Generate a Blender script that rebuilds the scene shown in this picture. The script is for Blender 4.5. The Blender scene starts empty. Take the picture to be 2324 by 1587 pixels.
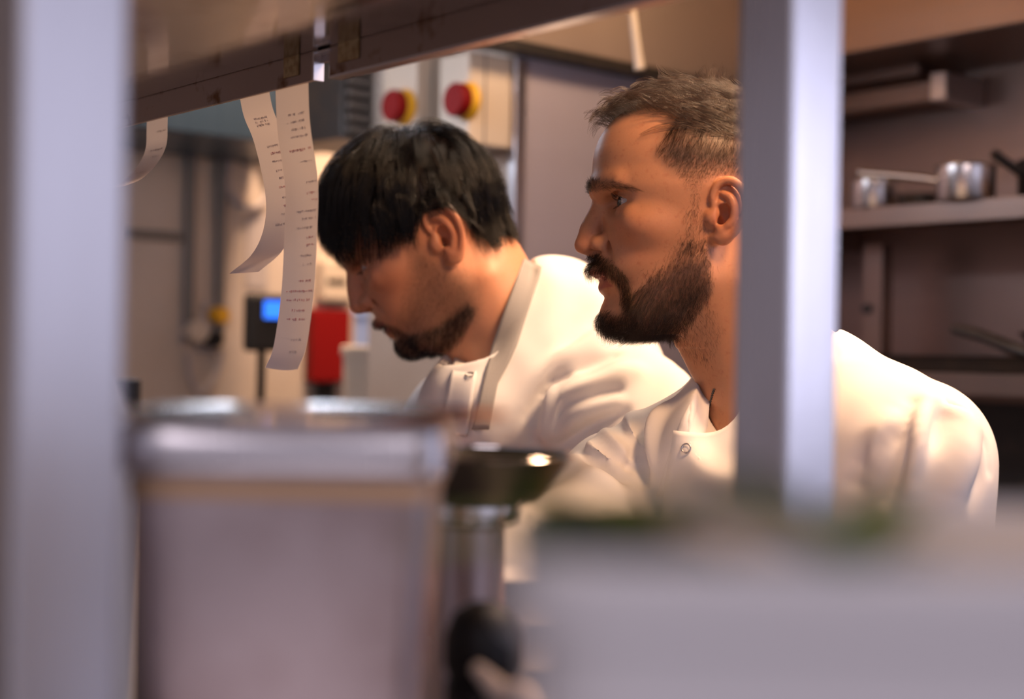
import bpy, math, random
import numpy as np
from mathutils import Vector, Matrix

random.seed(7)
RNG = np.random.default_rng(11)
SC = bpy.context.scene
COL = SC.collection

# ---------------------------------------------------------------- camera
# The kitchen is axis aligned: +x runs along the pass, +y goes from the pass towards the back wall.
CAM_Z = 1.42
CAM = Vector((0.728, -0.650, CAM_Z))
YAW = math.radians(49.57)
ROLL = math.radians(1.0)
FPX = 2324 * 50.0 / 36.0
R0 = Vector((math.cos(YAW), math.sin(YAW), 0))
F0 = Vector((-math.sin(YAW), math.cos(YAW), 0))
UP = Vector((0, 0, 1))
r_ = R0 * math.cos(ROLL) + UP * math.sin(ROLL)
u_ = -R0 * math.sin(ROLL) + UP * math.cos(ROLL)
cam_d = bpy.data.cameras.new('camera')
cam = bpy.data.objects.new('camera', cam_d)
COL.objects.link(cam)
cam.matrix_world = Matrix(((r_.x, u_.x, -F0.x, CAM.x), (r_.y, u_.y, -F0.y, CAM.y), (r_.z, u_.z, -F0.z, CAM.z), (0, 0, 0, 1)))
cam_d.sensor_width = 36
cam_d.lens = 50
cam_d.clip_start = 0.02
cam_d.dof.use_dof = True
cam_d.dof.focus_distance = 1.345
cam_d.dof.aperture_fstop = 2.7
SC.camera = cam

# ---------------------------------------------------------------- view, world, lights
SC.view_settings.view_transform = 'Standard'
SC.view_settings.look = 'None'
SC.view_settings.exposure = 0.08
SC.view_settings.gamma = 1.0
SC.view_settings.use_curve_mapping = False
SC.cycles.max_bounces = 7
SC.cycles.diffuse_bounces = 3
SC.cycles.glossy_bounces = 4
SC.cycles.transmission_bounces = 4
SC.cycles.transparent_max_bounces = 6
SC.cycles.caustics_reflective = False
SC.cycles.caustics_refractive = False
SC.cycles.sample_clamp_indirect = 6.0
SC.cycles_curves.shape = 'RIBBONS'

W = bpy.data.worlds.new('world')
SC.world = W
W.use_nodes = True
W.node_tree.nodes['Background'].inputs[0].default_value = (0.76, 0.68, 0.84, 1)
W.node_tree.nodes['Background'].inputs[1].default_value = 0.37


def VW(v):
    """view aligned point (x right, depth, height) -> world"""
    return Vector((CAM.x, CAM.y, 0)) + R0 * v[0] + F0 * v[1] + UP * v[2]


def V(px, py, D):
    """point that a photograph pixel shows at depth D, view aligned (x, depth, height)"""
    a, b = px - 1162.0, py - 793.5
    c, s = math.cos(ROLL), math.sin(ROLL)
    x = a * c + b * s
    y = -a * s + b * c
    return Vector((x * D / FPX, D, CAM_Z - y * D / FPX))


def P(px, py, D):
    return VW(V(px, py, D))


def area(name, loc, target, size, power, color, size_y=None, spread=180):
    l = bpy.data.lights.new(name, 'AREA')
    l.energy = power
    l.color = color
    l.shape = 'RECTANGLE' if size_y else 'SQUARE'
    l.size = size
    if size_y:
        l.size_y = size_y
    l.spread = math.radians(spread)
    o = bpy.data.objects.new(name, l)
    COL.objects.link(o)
    o.location = loc
    o.rotation_euler = (Vector(target) - Vector(loc)).to_track_quat('-Z', 'Y').to_euler()
    return o


WARM = (1.0, 0.66, 0.40)
HOT = (1.0, 0.56, 0.28)
COOL = (0.72, 0.74, 1.0)
# daylight from the dining room window, beyond the open end of the pass
area('daylight_window', (3.3, 0.1, 2.15), (-0.2, -0.1, 1.5), 2.4, 11, COOL, 1.7)
area('side_window', (1.85, 1.42, 1.95), (0.2, -0.1, 1.6), 0.8, 3.0, COOL, 1.5, 80)  # added unseen fill, gives the right post its cool reflection
# added unseen fill above and behind the camera, brightens the white tub
area('dining_lamp', (1.6, -2.0, 2.7), (0.2, 0.0, 1.3), 1.6, 26, (0.96, 0.84, 0.92))
# warm lamps of the kitchen: over the cooks, at the end of the hood
area('ceiling_spot_near', (0.26, 0.74, 2.40), (-0.18, 0.36, 1.45), 0.26, 9.5, (1.0, 0.62, 0.36), 0.26, 105)
area('ceiling_spot_far', (-0.28, 0.80, 2.45), (-0.60, 0.40, 1.40), 0.26, 5.0, (1.0, 0.72, 0.50), 0.26, 105)
area('heat_lamp', (0.40, 0.24, 2.12), (-0.18, 0.36, 1.54), 0.16, 3.0, HOT, 0.16, 110)
area('hood_lamp', (-0.78, 0.94, 2.30), (-1.17, 0.90, 1.85), 0.22, 6, WARM, 0.12)
area('range_lamp', (0.30, 1.62, 1.975), (0.30, 1.84, 1.45), 0.6, 1.3, HOT, 0.08)  # added unseen fill, warms the back wall and shelves
area('bench_lamp', (-1.95, 1.0, 2.70), (-2.46, 1.0, 1.2), 0.9, 50, (1.0, 0.67, 0.44), 0.4, 110)  # added unseen fill, brightens the left wall

# ================================================================ geometry engine
class Field:
    """a distance field on a grid; shapes are blended in and the skin is pulled out as one mesh"""

    def __init__(self, lo, hi, h):
        self.h = h
        self.lo = np.array(lo, dtype=np.float32)
        n = np.ceil((np.array(hi) - self.lo) / h).astype(int) + 1
        self.n = n
        self.ax = [self.lo[i] + h * np.arange(n[i], dtype=np.float32) for i in range(3)]
        self.F = np.full(n, 60.0 * h, dtype=np.float32)

    def block(self, lo, hi):
        sl = []
        for i in range(3):
            a = int(np.clip(math.floor((lo[i] - self.lo[i]) / self.h), 0, self.n[i]))
            b = int(np.clip(math.ceil((hi[i] - self.lo[i]) / self.h) + 1, 0, self.n[i]))
            sl.append(slice(a, b))
        X = self.ax[0][sl[0]][:, None, None]
        Y = self.ax[1][sl[1]][None, :, None]
        Z = self.ax[2][sl[2]][None, None, :]
        return tuple(sl), X, Y, Z

    def add(self, d, sl, k):
        a = self.F[sl]
        if k > 0:
            hh = np.maximum(k - np.abs(a - d), 0) / k
            self.F[sl] = np.minimum(a, d) - hh * hh * k * 0.25
        else:
            self.F[sl] = np.minimum(a, d)

    def cut(self, d, sl, k):
        a = self.F[sl]
        b = -d
        if k > 0:
            hh = np.maximum(k - np.abs(a - b), 0) / k
            self.F[sl] = np.maximum(a, b) + hh * hh * k * 0.25
        else:
            self.F[sl] = np.maximum(a, b)

    def op(self, d, sl, k, sub):
        (self.cut if sub else self.add)(d, sl, k)

    def ell(self, c, r, k=0, sub=False, rot=None, m=None):
        c = np.asarray(c, dtype=np.float32)
        R = max(r)
        m = (k + 4 * self.h) if m is None else m
        sl, X, Y, Z = self.block(c - R - m, c + R + m)
        X, Y, Z = X - c[0], Y - c[1], Z - c[2]
        if rot is not None:
            q = np.asarray(rot, dtype=np.float32)
            X, Y, Z = (q[0][0] * X + q[0][1] * Y + q[0][2] * Z, q[1][0] * X + q[1][1] * Y + q[1][2] * Z,
                       q[2][0] * X + q[2][1] * Y + q[2][2] * Z)
        k0 = np.sqrt((X / r[0]) ** 2 + (Y / r[1]) ** 2 + (Z / r[2]) ** 2)
        k1 = np.sqrt((X / r[0] ** 2) ** 2 + (Y / r[1] ** 2) ** 2 + (Z / r[2] ** 2) ** 2)
        d = k0 * (k0 - 1) / np.maximum(k1, 1e-6)
        self.op(d, sl, k, sub)

    def cap(self, a, b, ra, rb=None, k=0, sub=False, squash=None):
        """tapered capsule; squash=(axis vector, factor) flattens it across that axis"""
        rb = ra if rb is None else rb
        a = np.asarray(a, dtype=np.float32)
        b = np.asarray(b, dtype=np.float32)
        m = max(ra, rb) + k + 4 * self.h
        if squash:
            m += max(ra, rb) * (max(1, 1 / squash[1]) - 1)
        sl, X, Y, Z = self.block(np.minimum(a, b) - m, np.maximum(a, b) + m)
        ab = b - a
        L2 = float(ab @ ab) + 1e-12
        px, py, pz = X - a[0], Y - a[1], Z - a[2]
        t = np.clip((px * ab[0] + py * ab[1] + pz * ab[2]) / L2, 0, 1)
        dx, dy, dz = px - t * ab[0], py - t * ab[1], pz - t * ab[2]
        if squash:
            n = np.asarray(squash[0], dtype=np.float32)
            n = n / np.linalg.norm(n)
            q = (dx * n[0] + dy * n[1] + dz * n[2]) * (squash[1] - 1)
            dx, dy, dz = dx + q * n[0], dy + q * n[1], dz + q * n[2]
        d = np.sqrt(dx * dx + dy * dy + dz * dz) - (ra + t * (rb - ra))
        if squash and squash[1] > 1:
            d = d / squash[1] ** 0.5
        self.op(d, sl, k, sub)

    def chain(self, pts, rad, k=0, sub=False, squash=None, n=4):
        pts = np.asarray(pts, dtype=np.float64)
        rad = np.asarray(rad if hasattr(rad, '__len__') else [rad] * len(pts), dtype=np.float64)
        if n > 1 and len(pts) > 2:
            q = np.concatenate([pts, rad[:, None]], 1)
            q = np.concatenate([2 * q[:1] - q[1:2], q, 2 * q[-1:] - q[-2:-1]])
            o = []
            for i in range(1, len(q) - 2):
                for t in np.arange(n) / n:
                    a, b, c, d = q[i - 1], q[i], q[i + 1], q[i + 2]
                    o.append(0.5 * (2 * b + (c - a) * t + (2 * a - 5 * b + 4 * c - d) * t * t + (3 * b - a - 3 * c + d) * t ** 3))
            o.append(q[-2])
            o = np.array(o)
            pts, rad = o[:, :3], o[:, 3]
        for i in range(len(pts) - 1):
            r0 = rad[i] if hasattr(rad, '__len__') else rad
            r1 = rad[i + 1] if hasattr(rad, '__len__') else rad
            self.cap(pts[i], pts[i + 1], r0, r1, k, sub, squash)

    def sample(self, p):
        q = (np.asarray(p, dtype=np.float32) - self.lo) / self.h
        q = np.clip(q, 0, np.array(self.n) - 1.001)
        i = q.astype(int)
        f = q - i
        F = self.F
        out = 0
        for a in (0, 1):
            wa = f[:, 0] if a else 1 - f[:, 0]
            for b in (0, 1):
                wb = f[:, 1] if b else 1 - f[:, 1]
                for c in (0, 1):
                    wc = f[:, 2] if c else 1 - f[:, 2]
                    out = out + wa * wb * wc * F[i[:, 0] + a, i[:, 1] + b, i[:, 2] + c]
        return out

    def grad(self, p, e=None):
        e = e or self.h * 1.5
        g = np.empty((len(p), 3), dtype=np.float32)
        for i in range(3):
            d = np.zeros(3, dtype=np.float32)
            d[i] = e
            g[:, i] = self.sample(p + d) - self.sample(p - d)
        return g / np.maximum(np.linalg.norm(g, axis=1, keepdims=True), 1e-9)

    def mesh(self):
        F = self.F
        nx, ny, nz = F.shape
        ins = F < 0
        cnt = np.zeros((nx - 1, ny - 1, nz - 1), dtype=np.int8)
        offs = [(a, b, c) for a in (0, 1) for b in (0, 1) for c in (0, 1)]
        for a, b, c in offs:
            cnt += ins[a:nx - 1 + a, b:ny - 1 + b, c:nz - 1 + c]
        act = np.argwhere((cnt > 0) & (cnt < 8))
        vid = np.full(cnt.shape, -1, dtype=np.int32)
        vid[act[:, 0], act[:, 1], act[:, 2]] = np.arange(len(act))
        pos = np.zeros((len(act), 3), dtype=np.float32)
        num = np.zeros(len(act), dtype=np.float32)
        val = {o: F[act[:, 0] + o[0], act[:, 1] + o[1], act[:, 2] + o[2]] for o in offs}
        for o in offs:
            for ax in range(3):
                if o[ax] == 0:
                    o2 = list(o)
                    o2[ax] = 1
                    fa, fb = val[o], val[tuple(o2)]
                    cr = (fa < 0) != (fb < 0)
                    t = np.where(cr, fa / np.where(cr, fa - fb, 1), 0)
                    for i in range(3):
                        pos[:, i] += np.where(cr, o[i] + (t if i == ax else 0), 0)
                    num += cr
        pos = (pos / num[:, None] + act) * self.h + self.lo
        quads = []
        for ax in range(3):
            u, v = (ax + 1) % 3, (ax + 2) % 3
            A = np.moveaxis(ins, (ax, u, v), (0, 1, 2))
            I = np.moveaxis(vid, (ax, u, v), (0, 1, 2))
            s = A[:-1, 1:-1, 1:-1] != A[1:, 1:-1, 1:-1]
            e = np.argwhere(s)
            if not len(e):
                continue
            i, j, k = e[:, 0], e[:, 1] + 1, e[:, 2] + 1
            q = np.stack([I[i, j - 1, k - 1], I[i, j, k - 1], I[i, j, k], I[i, j - 1, k]], 1)
            flip = ~A[i, j, k]
            q[flip] = q[flip][:, ::-1]
            quads.append(q)
        q = np.concatenate(quads)
        q = q[(q >= 0).all(1)]
        return pos, q


def relax(v, q, it=2, lam=0.5):
    n = len(v)
    e = np.concatenate([q[:, [0, 1]], q[:, [1, 2]], q[:, [2, 3]], q[:, [3, 0]]])
    for _ in range(it):
        s = np.zeros_like(v)
        c = np.zeros(n, dtype=np.float32)
        for a, b in ((0, 1), (1, 0)):
            for i in range(3):
                s[:, i] += np.bincount(e[:, a], v[e[:, b], i], n)
            c += np.bincount(e[:, a], minlength=n)
        v = v + lam * (s / np.maximum(c, 1)[:, None] - v)
    return v.astype(np.float32)


def mesh_np(name, v, q, mat=None, smooth=True, attrs=None):
    me = bpy.data.meshes.new(name)
    nv, nq = len(v), len(q)
    k = q.shape[1]
    me.vertices.add(nv)
    me.vertices.foreach_set('co', np.ascontiguousarray(v, dtype=np.float32).ravel())
    me.loops.add(nq * k)
    me.loops.foreach_set('vertex_index', np.ascontiguousarray(q, dtype=np.int32).ravel())
    me.polygons.add(nq)
    me.polygons.foreach_set('loop_start', np.arange(0, nq * k, k, dtype=np.int32))
    me.polygons.foreach_set('use_smooth', np.full(nq, smooth))
    if attrs:
        for an, a in attrs.items():
            if a.ndim == 2:
                at = me.attributes.new(an, 'FLOAT_COLOR', 'POINT')
                at.data.foreach_set('color', np.concatenate([a, np.ones((nv, 1))], 1).astype(np.float32).ravel())
            else:
                at = me.attributes.new(an, 'FLOAT', 'POINT')
                at.data.foreach_set('value', a.astype(np.float32))
    if mat:
        me.materials.append(mat)
    me.update()
    me.validate()
    return me


def link(name, data, parent=None, label=None, cat=None, group=None, kind=None):
    o = bpy.data.objects.new(name, data)
    COL.objects.link(o)
    if parent:
        o.parent = parent
    for kx, vx in (('label', label), ('category', cat), ('group', group), ('kind', kind)):
        if vx:
            o[kx] = vx
    return o


def strands(name, lines, radius, mat, parent=None, tip=0.25):
    """hair: a list of (n,3) arrays -> one curves object"""
    c = bpy.data.hair_curves.new(name)
    sizes = [len(l) for l in lines]
    c.add_curves(sizes)
    pts = np.concatenate(lines).astype(np.float32)
    c.position_data.foreach_set('vector', pts.ravel())
    r = np.concatenate([radius * (1 - (1 - tip) * np.linspace(0, 1, n) ** 2) for n in sizes]).astype(np.float32)
    at = c.attributes.new('radius', 'FLOAT', 'POINT')
    at.data.foreach_set('value', r)
    c.materials.append(mat)
    return link(name, c, parent)


def poly_sd(pt, poly):
    """signed distance of 2D points to a polygon, negative inside"""
    pt = np.asarray(pt, dtype=np.float64)
    poly = np.asarray(poly, dtype=np.float64)
    d = np.full(len(pt), 1e9)
    ins = np.zeros(len(pt), dtype=bool)
    for i in range(len(poly)):
        a, b = poly[i], poly[(i + 1) % len(poly)]
        ab = b - a
        t = np.clip(((pt - a) @ ab) / (ab @ ab + 1e-12), 0, 1)
        d = np.minimum(d, np.linalg.norm(pt - a - t[:, None] * ab, axis=1))
        cr = (a[1] > pt[:, 1]) != (b[1] > pt[:, 1])
        if abs(ab[1]) > 1e-12:
            xx = a[0] + (pt[:, 1] - a[1]) / ab[1] * ab[0]
            ins ^= cr & (pt[:, 0] < xx)
    return np.where(ins, -d, d)


def scatter(v, q, w, n, rng):
    """n points on a quad mesh, density w per vertex"""
    tri = np.concatenate([q[:, [0, 1, 2]], q[:, [0, 2, 3]]])
    a, b, c = v[tri[:, 0]], v[tri[:, 1]], v[tri[:, 2]]
    ar = np.linalg.norm(np.cross(b - a, c - a), axis=1) * w[tri].mean(1)
    p = ar / ar.sum()
    i = rng.choice(len(tri), n, p=p)
    r1, r2 = rng.random(n), rng.random(n)
    s = np.sqrt(r1)
    return ((1 - s)[:, None] * a[i] + (s * (1 - r2))[:, None] * b[i] + (s * r2)[:, None] * c[i]).astype(np.float32)


def unit(a):
    return a / np.maximum(np.linalg.norm(a, axis=-1, keepdims=True), 1e-9)


def grow(fld, roots, flow, length, lift, npt=8, height=None, jit=0.15, rng=None, settle=0.35, curl=0.0):
    """hair strands over a field. flow(p, t, ids) -> direction; lift: share of the outward normal at the root;
    height: the layer above the skin a strand settles into"""
    n = len(roots)
    rng = rng or RNG
    p = roots.copy()
    out = [p.copy()]
    step = (length / (npt - 1))[:, None]
    ids = np.arange(n)
    jv = rng.normal(0, jit, (n, 3)).astype(np.float32)
    ph = rng.random((n, 1)) * 6.28
    for kx in range(npt - 1):
        t = kx / (npt - 1)
        N = fld.grad(p)
        d = flow(p, t, ids) + jv
        if curl:
            d = d + curl * np.sin(ph + kx * 1.6) * unit(np.cross(N, d))
        tang = unit(d - (d * N).sum(1, keepdims=True) * N)
        if height is not None:
            s = fld.sample(p)
            want = np.clip((height - s) / (step[:, 0] + 1e-9), -0.9, 1.5)
            dirv = unit(tang + N * want[:, None])
        else:
            lf = lift * (1 - settle * t)
            dirv = unit(tang * (1 - np.clip(lf, 0, 1))[:, None] + N * lf[:, None])
        p = p + dirv * step
        out.append(p.copy())
    return np.stack(out, 1)


def clump(S, m, amt, rng, power=1.2):
    n, k, _ = S.shape
    g = rng.choice(n, m, replace=False)
    root = S[:, 0]
    gi = np.empty(n, dtype=int)
    for a in range(0, n, 2000):
        dd = ((root[a:a + 2000, None] - root[g][None]) ** 2).sum(2)
        gi[a:a + 2000] = g[dd.argmin(1)]
    t = (np.linspace(0, 1, k) ** power)[None, :, None] * amt
    return S * (1 - t) + S[gi] * t

# ================================================================ materials
def mat(name, color=(0.8, 0.8, 0.8), rough=0.5, metal=0.0, spec=0.5, noise=None, bump=None, emit=None, sub=0, coat=0,
        trans=0, attr=None, aniso=None, alpha=None):
    """noise=(scale, colour2, low, high), bump=(scale, strength), aniso=(scale along x, y, z, amount): brushed streaks"""
    m = bpy.data.materials.new(name)
    m.use_nodes = True
    nt = m.node_tree
    N, L = nt.nodes, nt.links
    b = N['Principled BSDF']
    b.inputs['Base Color'].default_value = (*color, 1)
    b.inputs['Roughness'].default_value = rough
    b.inputs['Metallic'].default_value = metal
    b.inputs['Specular IOR Level'].default_value = spec
    b.inputs['Coat Weight'].default_value = coat
    b.inputs['Transmission Weight'].default_value = trans
    tc = N.new('ShaderNodeTexCoord')
    src = None
    if attr:
        at = N.new('ShaderNodeAttribute')
        at.attribute_name = attr
        src = at.outputs['Color']
    if noise:
        nz = N.new('ShaderNodeTexNoise')
        nz.inputs['Scale'].default_value = noise[0]
        nz.inputs['Detail'].default_value = 5
        rp = N.new('ShaderNodeMapRange')
        rp.inputs['From Min'].default_value = noise[2]
        rp.inputs['From Max'].default_value = noise[3]
        L.new(tc.outputs['Object'], nz.inputs['Vector'])
        L.new(nz.outputs['Fac'], rp.inputs['Value'])
        mx = N.new('ShaderNodeMix')
        mx.data_type = 'RGBA'
        L.new(rp.outputs['Result'], mx.inputs['Factor'])
        mx.inputs['A'].default_value = (*color, 1)
        if src:
            L.new(src, mx.inputs['A'])
        mx.inputs['B'].default_value = (*noise[1], 1)
        src = mx.outputs['Result']
    if src:
        L.new(src, b.inputs['Base Color'])
    if aniso:
        mp = N.new('ShaderNodeMapping')
        mp.inputs['Scale'].default_value = aniso[:3]
        nz = N.new('ShaderNodeTexNoise')
        nz.inputs['Scale'].default_value = 1
        nz.inputs['Detail'].default_value = 3
        L.new(tc.outputs['Object'], mp.inputs['Vector'])
        L.new(mp.outputs['Vector'], nz.inputs['Vector'])
        rp = N.new('ShaderNodeMapRange')
        rp.inputs['To Min'].default_value = max(0.02, rough - aniso[3])
        rp.inputs['To Max'].default_value = rough + aniso[3]
        L.new(nz.outputs['Fac'], rp.inputs['Value'])
        L.new(rp.outputs['Result'], b.inputs['Roughness'])
    if bump:
        nz = N.new('ShaderNodeTexNoise')
        nz.inputs['Scale'].default_value = bump[0]
        nz.inputs['Detail'].default_value = 4
        L.new(tc.outputs['Object'], nz.inputs['Vector'])
        bp = N.new('ShaderNodeBump')
        bp.inputs['Strength'].default_value = bump[1]
        bp.inputs['Distance'].default_value = bump[2] if len(bump) > 2 else 0.002
        L.new(nz.outputs['Fac'], bp.inputs['Height'])
        L.new(bp.outputs['Normal'], b.inputs['Normal'])
    if emit:
        b.inputs['Emission Color'].default_value = (*emit[0], 1)
        b.inputs['Emission Strength'].default_value = emit[1]
    if sub:
        b.inputs['Subsurface Weight'].default_value = sub
        b.inputs['Subsurface Radius'].default_value = (1.0, 0.35, 0.18)
        b.inputs['Subsurface Scale'].default_value = 0.006
    return m


def hair_mat(name, color, rough=0.4, spec=0.3, var=0.5):
    """dark strands with a soft sheen, each strand a little lighter or darker"""
    m = mat(name, color, rough, spec=spec)
    nt = m.node_tree
    b = nt.nodes['Principled BSDF']
    hi = nt.nodes.new('ShaderNodeHairInfo')
    mx = nt.nodes.new('ShaderNodeMix')
    mx.data_type = 'RGBA'
    mx.inputs['A'].default_value = (*[c * (1 - var) for c in color], 1)
    mx.inputs['B'].default_value = (*[c * (1 + var) for c in color], 1)
    nt.links.new(hi.outputs['Random'], mx.inputs['Factor'])
    nt.links.new(mx.outputs['Result'], b.inputs['Base Color'])
    return m


M = {}
M['skin_light'] = mat('skin_light', rough=0.42, spec=0.45, attr='tint', sub=0.25, bump=(900, 0.10, 0.0006), noise=(170, (0.40, 0.12, 0.06), 0.58, 0.95))
M['skin_tan'] = mat('skin_tan', rough=0.45, spec=0.45, attr='tint', sub=0.25, bump=(900, 0.08, 0.0006))
M['eye_white'] = mat('eye_white', rough=0.12, attr='tint', coat=0.5)
M['hair_brown'] = hair_mat('hair_brown', (0.066, 0.037, 0.021), 0.33, 0.6, 0.92)
M['hair_side'] = hair_mat('hair_side', (0.020, 0.010, 0.0055), 0.6, 0.05, 0.6)  # darker side copy: shade beneath the top hair put into the colour
M['beard_brown'] = hair_mat('beard_brown', (0.024, 0.012, 0.006), 0.42, 0.3, 0.6)
M['hair_black'] = hair_mat('hair_black', (0.005, 0.0045, 0.0045), 0.25, 0.28, 0.4)
M['scalp_black'] = mat('scalp_black', (0.012, 0.009, 0.008), 0.5)

# ================================================================ kitchen: helpers
import bmesh


def ray(px, py):
    return P(px, py, 1.0) - CAM


def PX(px, py, x):
    d = ray(px, py)
    return CAM + d * ((x - CAM.x) / d.x)


def PY(px, py, y):
    d = ray(px, py)
    return CAM + d * ((y - CAM.y) / d.y)


def PZ(px, py, z):
    d = ray(px, py)
    return CAM + d * ((z - CAM.z) / d.z)


def bm_box(bm, lo, hi, bev=0.0):
    r = bmesh.ops.create_cube(bm, size=1.0)
    c = [(lo[i] + hi[i]) / 2 for i in range(3)]
    s = [abs(hi[i] - lo[i]) for i in range(3)]
    for v in r['verts']:
        v.co = Vector((c[0] + v.co.x * s[0], c[1] + v.co.y * s[1], c[2] + v.co.z * s[2]))
    if bev:
        es = list({e for v in r['verts'] for e in v.link_edges})
        bmesh.ops.bevel(bm, geom=es, offset=bev, segments=2, affect='EDGES', profile=0.5)


def bm_lathe(bm, prof, seg=40, c=(0, 0, 0), axis=None):
    """prof: (radius, height) points; closed where the radius is 0; axis: direction the height runs along"""
    R = Vector((0, 0, 1)).rotation_difference(Vector(axis)).to_matrix() if axis else Matrix.Identity(3)
    rings = []
    for r, z in prof:
        if r < 1e-6:
            rings.append([bm.verts.new(Vector(c) + R @ Vector((0, 0, z)))])
        else:
            rings.append([bm.verts.new(Vector(c) + R @ Vector((r * math.cos(2 * math.pi * i / seg), r * math.sin(2 * math.pi * i / seg), z))) for i in range(seg)])
    for a, b in zip(rings, rings[1:]):
        for i in range(seg):
            j = (i + 1) % seg
            try:
                if len(a) == 1 and len(b) > 1:
                    bm.faces.new((a[0], b[j], b[i]))
                elif len(b) == 1 and len(a) > 1:
                    bm.faces.new((a[i], a[j], b[0]))
                elif len(a) > 1:
                    bm.faces.new((a[i], a[j], b[j], b[i]))
            except ValueError:
                pass


def bm_tube(bm, pts, r, seg=12, caps=True):
    """round bar through points, spline smoothed; r a number or one per point"""
    pts = [Vector(p) for p in pts]
    rs = list(r) if hasattr(r, '__len__') else [r] * len(pts)
    if len(pts) > 2:
        q, qr_ = [], []
        ex = [2 * pts[0] - pts[1]] + pts + [2 * pts[-1] - pts[-2]]
        for i in range(1, len(ex) - 2):
            for k in range(6):
                t = k / 6
                a, b, c, d = ex[i - 1], ex[i], ex[i + 1], ex[i + 2]
                q.append(0.5 * (2 * b + (c - a) * t + (2 * a - 5 * b + 4 * c - d) * t * t + (3 * b - a - 3 * c + d) * t ** 3))
                qr_.append(rs[i - 1] * (1 - t) + rs[i] * t)
        q.append(pts[-1])
        qr_.append(rs[-1])
        pts, rs = q, qr_
    rings = []
    up = Vector((0.13, 0.21, 1)).normalized()
    for i, p in enumerate(pts):
        t = (pts[min(i + 1, len(pts) - 1)] - pts[max(i - 1, 0)]).normalized()
        if abs(t.dot(up)) > 0.97:
            up = Vector((1, 0.2, 0.1)).normalized()
        a = t.cross(up).normalized()
        b = t.cross(a).normalized()
        rings.append([bm.verts.new(p + (a * math.cos(2 * math.pi * k / seg) + b * math.sin(2 * math.pi * k / seg)) * rs[i]) for k in range(seg)])
    for a, b in zip(rings, rings[1:]):
        for k in range(seg):
            j = (k + 1) % seg
            bm.faces.new((a[k], a[j], b[j], b[k]))
    if caps:
        bm.faces.new(rings[0])
        bm.faces.new(list(reversed(rings[-1])))


def made(name, build, m, parent=None, label=None, cat=None, group=None, kind=None, smooth=False, origin=None, rot=0.0):
    """build(bm) in world metres around origin -> one mesh object"""
    bm = bmesh.new()
    build(bm)
    bmesh.ops.recalc_face_normals(bm, faces=bm.faces)
    me = bpy.data.meshes.new(name)
    bm.to_mesh(me)
    bm.free()
    me.materials.append(m)
    if smooth:
        me.polygons.foreach_set('use_smooth', [True] * len(me.polygons))
        me.set_sharp_from_angle(angle=math.radians(40))
    o = link(name, me, parent, label, cat, group, kind)
    if origin is not None:
        o.location = origin
    if rot:
        o.rotation_euler = (0, 0, rot)
    return o


def empty(name, loc, label, cat, group=None, rot=0.0):
    o = link(name, None, None, label, cat, group)
    o.location = loc
    o.rotation_euler = (0, 0, rot)
    o.empty_display_size = 0.05
    return o


def box(name, lo, hi, m, parent=None, bev=0.0, **kw):
    return made(name, lambda bm: bm_box(bm, lo, hi, bev), m, parent, **kw)


# ---------------------------------------------------------------- surfaces
M['steel'] = mat('steel', (0.56, 0.54, 0.55), 0.34, metal=1, aniso=(2, 2, 90, 0.10), bump=(6, 0.05, 0.01))
M['steel_bright'] = mat('steel_bright', (0.66, 0.64, 0.66), 0.30, metal=1, aniso=(60, 60, 3, 0.08), bump=(8, 0.04, 0.01))
M['steel_shelf'] = mat('steel_shelf', (0.55, 0.49, 0.46), 0.15, metal=1, noise=(14, (0.40, 0.33, 0.30), 0.5, 0.75), aniso=(4, 60, 4, 0.09), bump=(9, 0.10, 0.004))
M['steel_lip'] = mat('steel_lip', (0.36, 0.28, 0.25), 0.30, metal=1, noise=(38, (0.16, 0.075, 0.03), 0.58, 0.70), bump=(30, 0.08, 0.002))
M['steel_brown'] = mat('steel_brown', (0.27, 0.195, 0.165), 0.42, metal=1, aniso=(2, 2, 40, 0.12), bump=(5, 0.06, 0.01))
M['steel_plate'] = mat('steel_plate', (0.66, 0.63, 0.62), 0.12, metal=1)
M['tube_lamp'] = mat('tube_lamp', (0.9, 0.9, 1.0), 0.5, emit=((0.80, 0.86, 1.0), 19))
M['steel_panel'] = mat('steel_panel', (0.60, 0.53, 0.58), 0.42, metal=0.5, aniso=(2, 2, 40, 0.1), bump=(4, 0.05, 0.01))
M['steel_body'] = mat('steel_body', (0.52, 0.43, 0.43), 0.42, metal=0.9, noise=(16, (0.40, 0.31, 0.30), 0.45, 0.7), bump=(12, 0.12, 0.006))  # mottled reflections on the steel put into its colour
M['hood_steel'] = mat('hood_steel', (0.36, 0.27, 0.22), 0.45, metal=0.35)
M['steel_pan'] = mat('steel_pan', (0.62, 0.58, 0.56), 0.22, metal=1, bump=(10, 0.05, 0.004))
M['cream_wall'] = mat('cream_wall', (0.56, 0.46, 0.38), 0.6, noise=(3, (0.48, 0.38, 0.30), 0.4, 0.7), bump=(40, 0.05, 0.004))
M['cream_plastic'] = mat('cream_plastic', (0.60, 0.49, 0.38), 0.45)
M['floor_tile'] = mat('floor_tile', (0.20, 0.15, 0.12), 0.5, noise=(20, (0.14, 0.10, 0.08), 0.4, 0.7))
M['ceiling_paint'] = mat('ceiling_paint', (0.62, 0.58, 0.55), 0.8)
M['blue_steel'] = mat('blue_steel', (0.035, 0.060, 0.095), 0.35, metal=0.5, aniso=(2, 40, 2, 0.1))
M['black_plastic'] = mat('black_plastic', (0.010, 0.009, 0.009), 0.5, spec=0.25)
M['black_iron'] = mat('black_iron', (0.022, 0.018, 0.016), 0.42, spec=0.6, noise=(30, (0.05, 0.035, 0.025), 0.5, 0.8))
M['pipe_grey'] = mat('pipe_grey', (0.16, 0.14, 0.125), 0.5)
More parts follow.
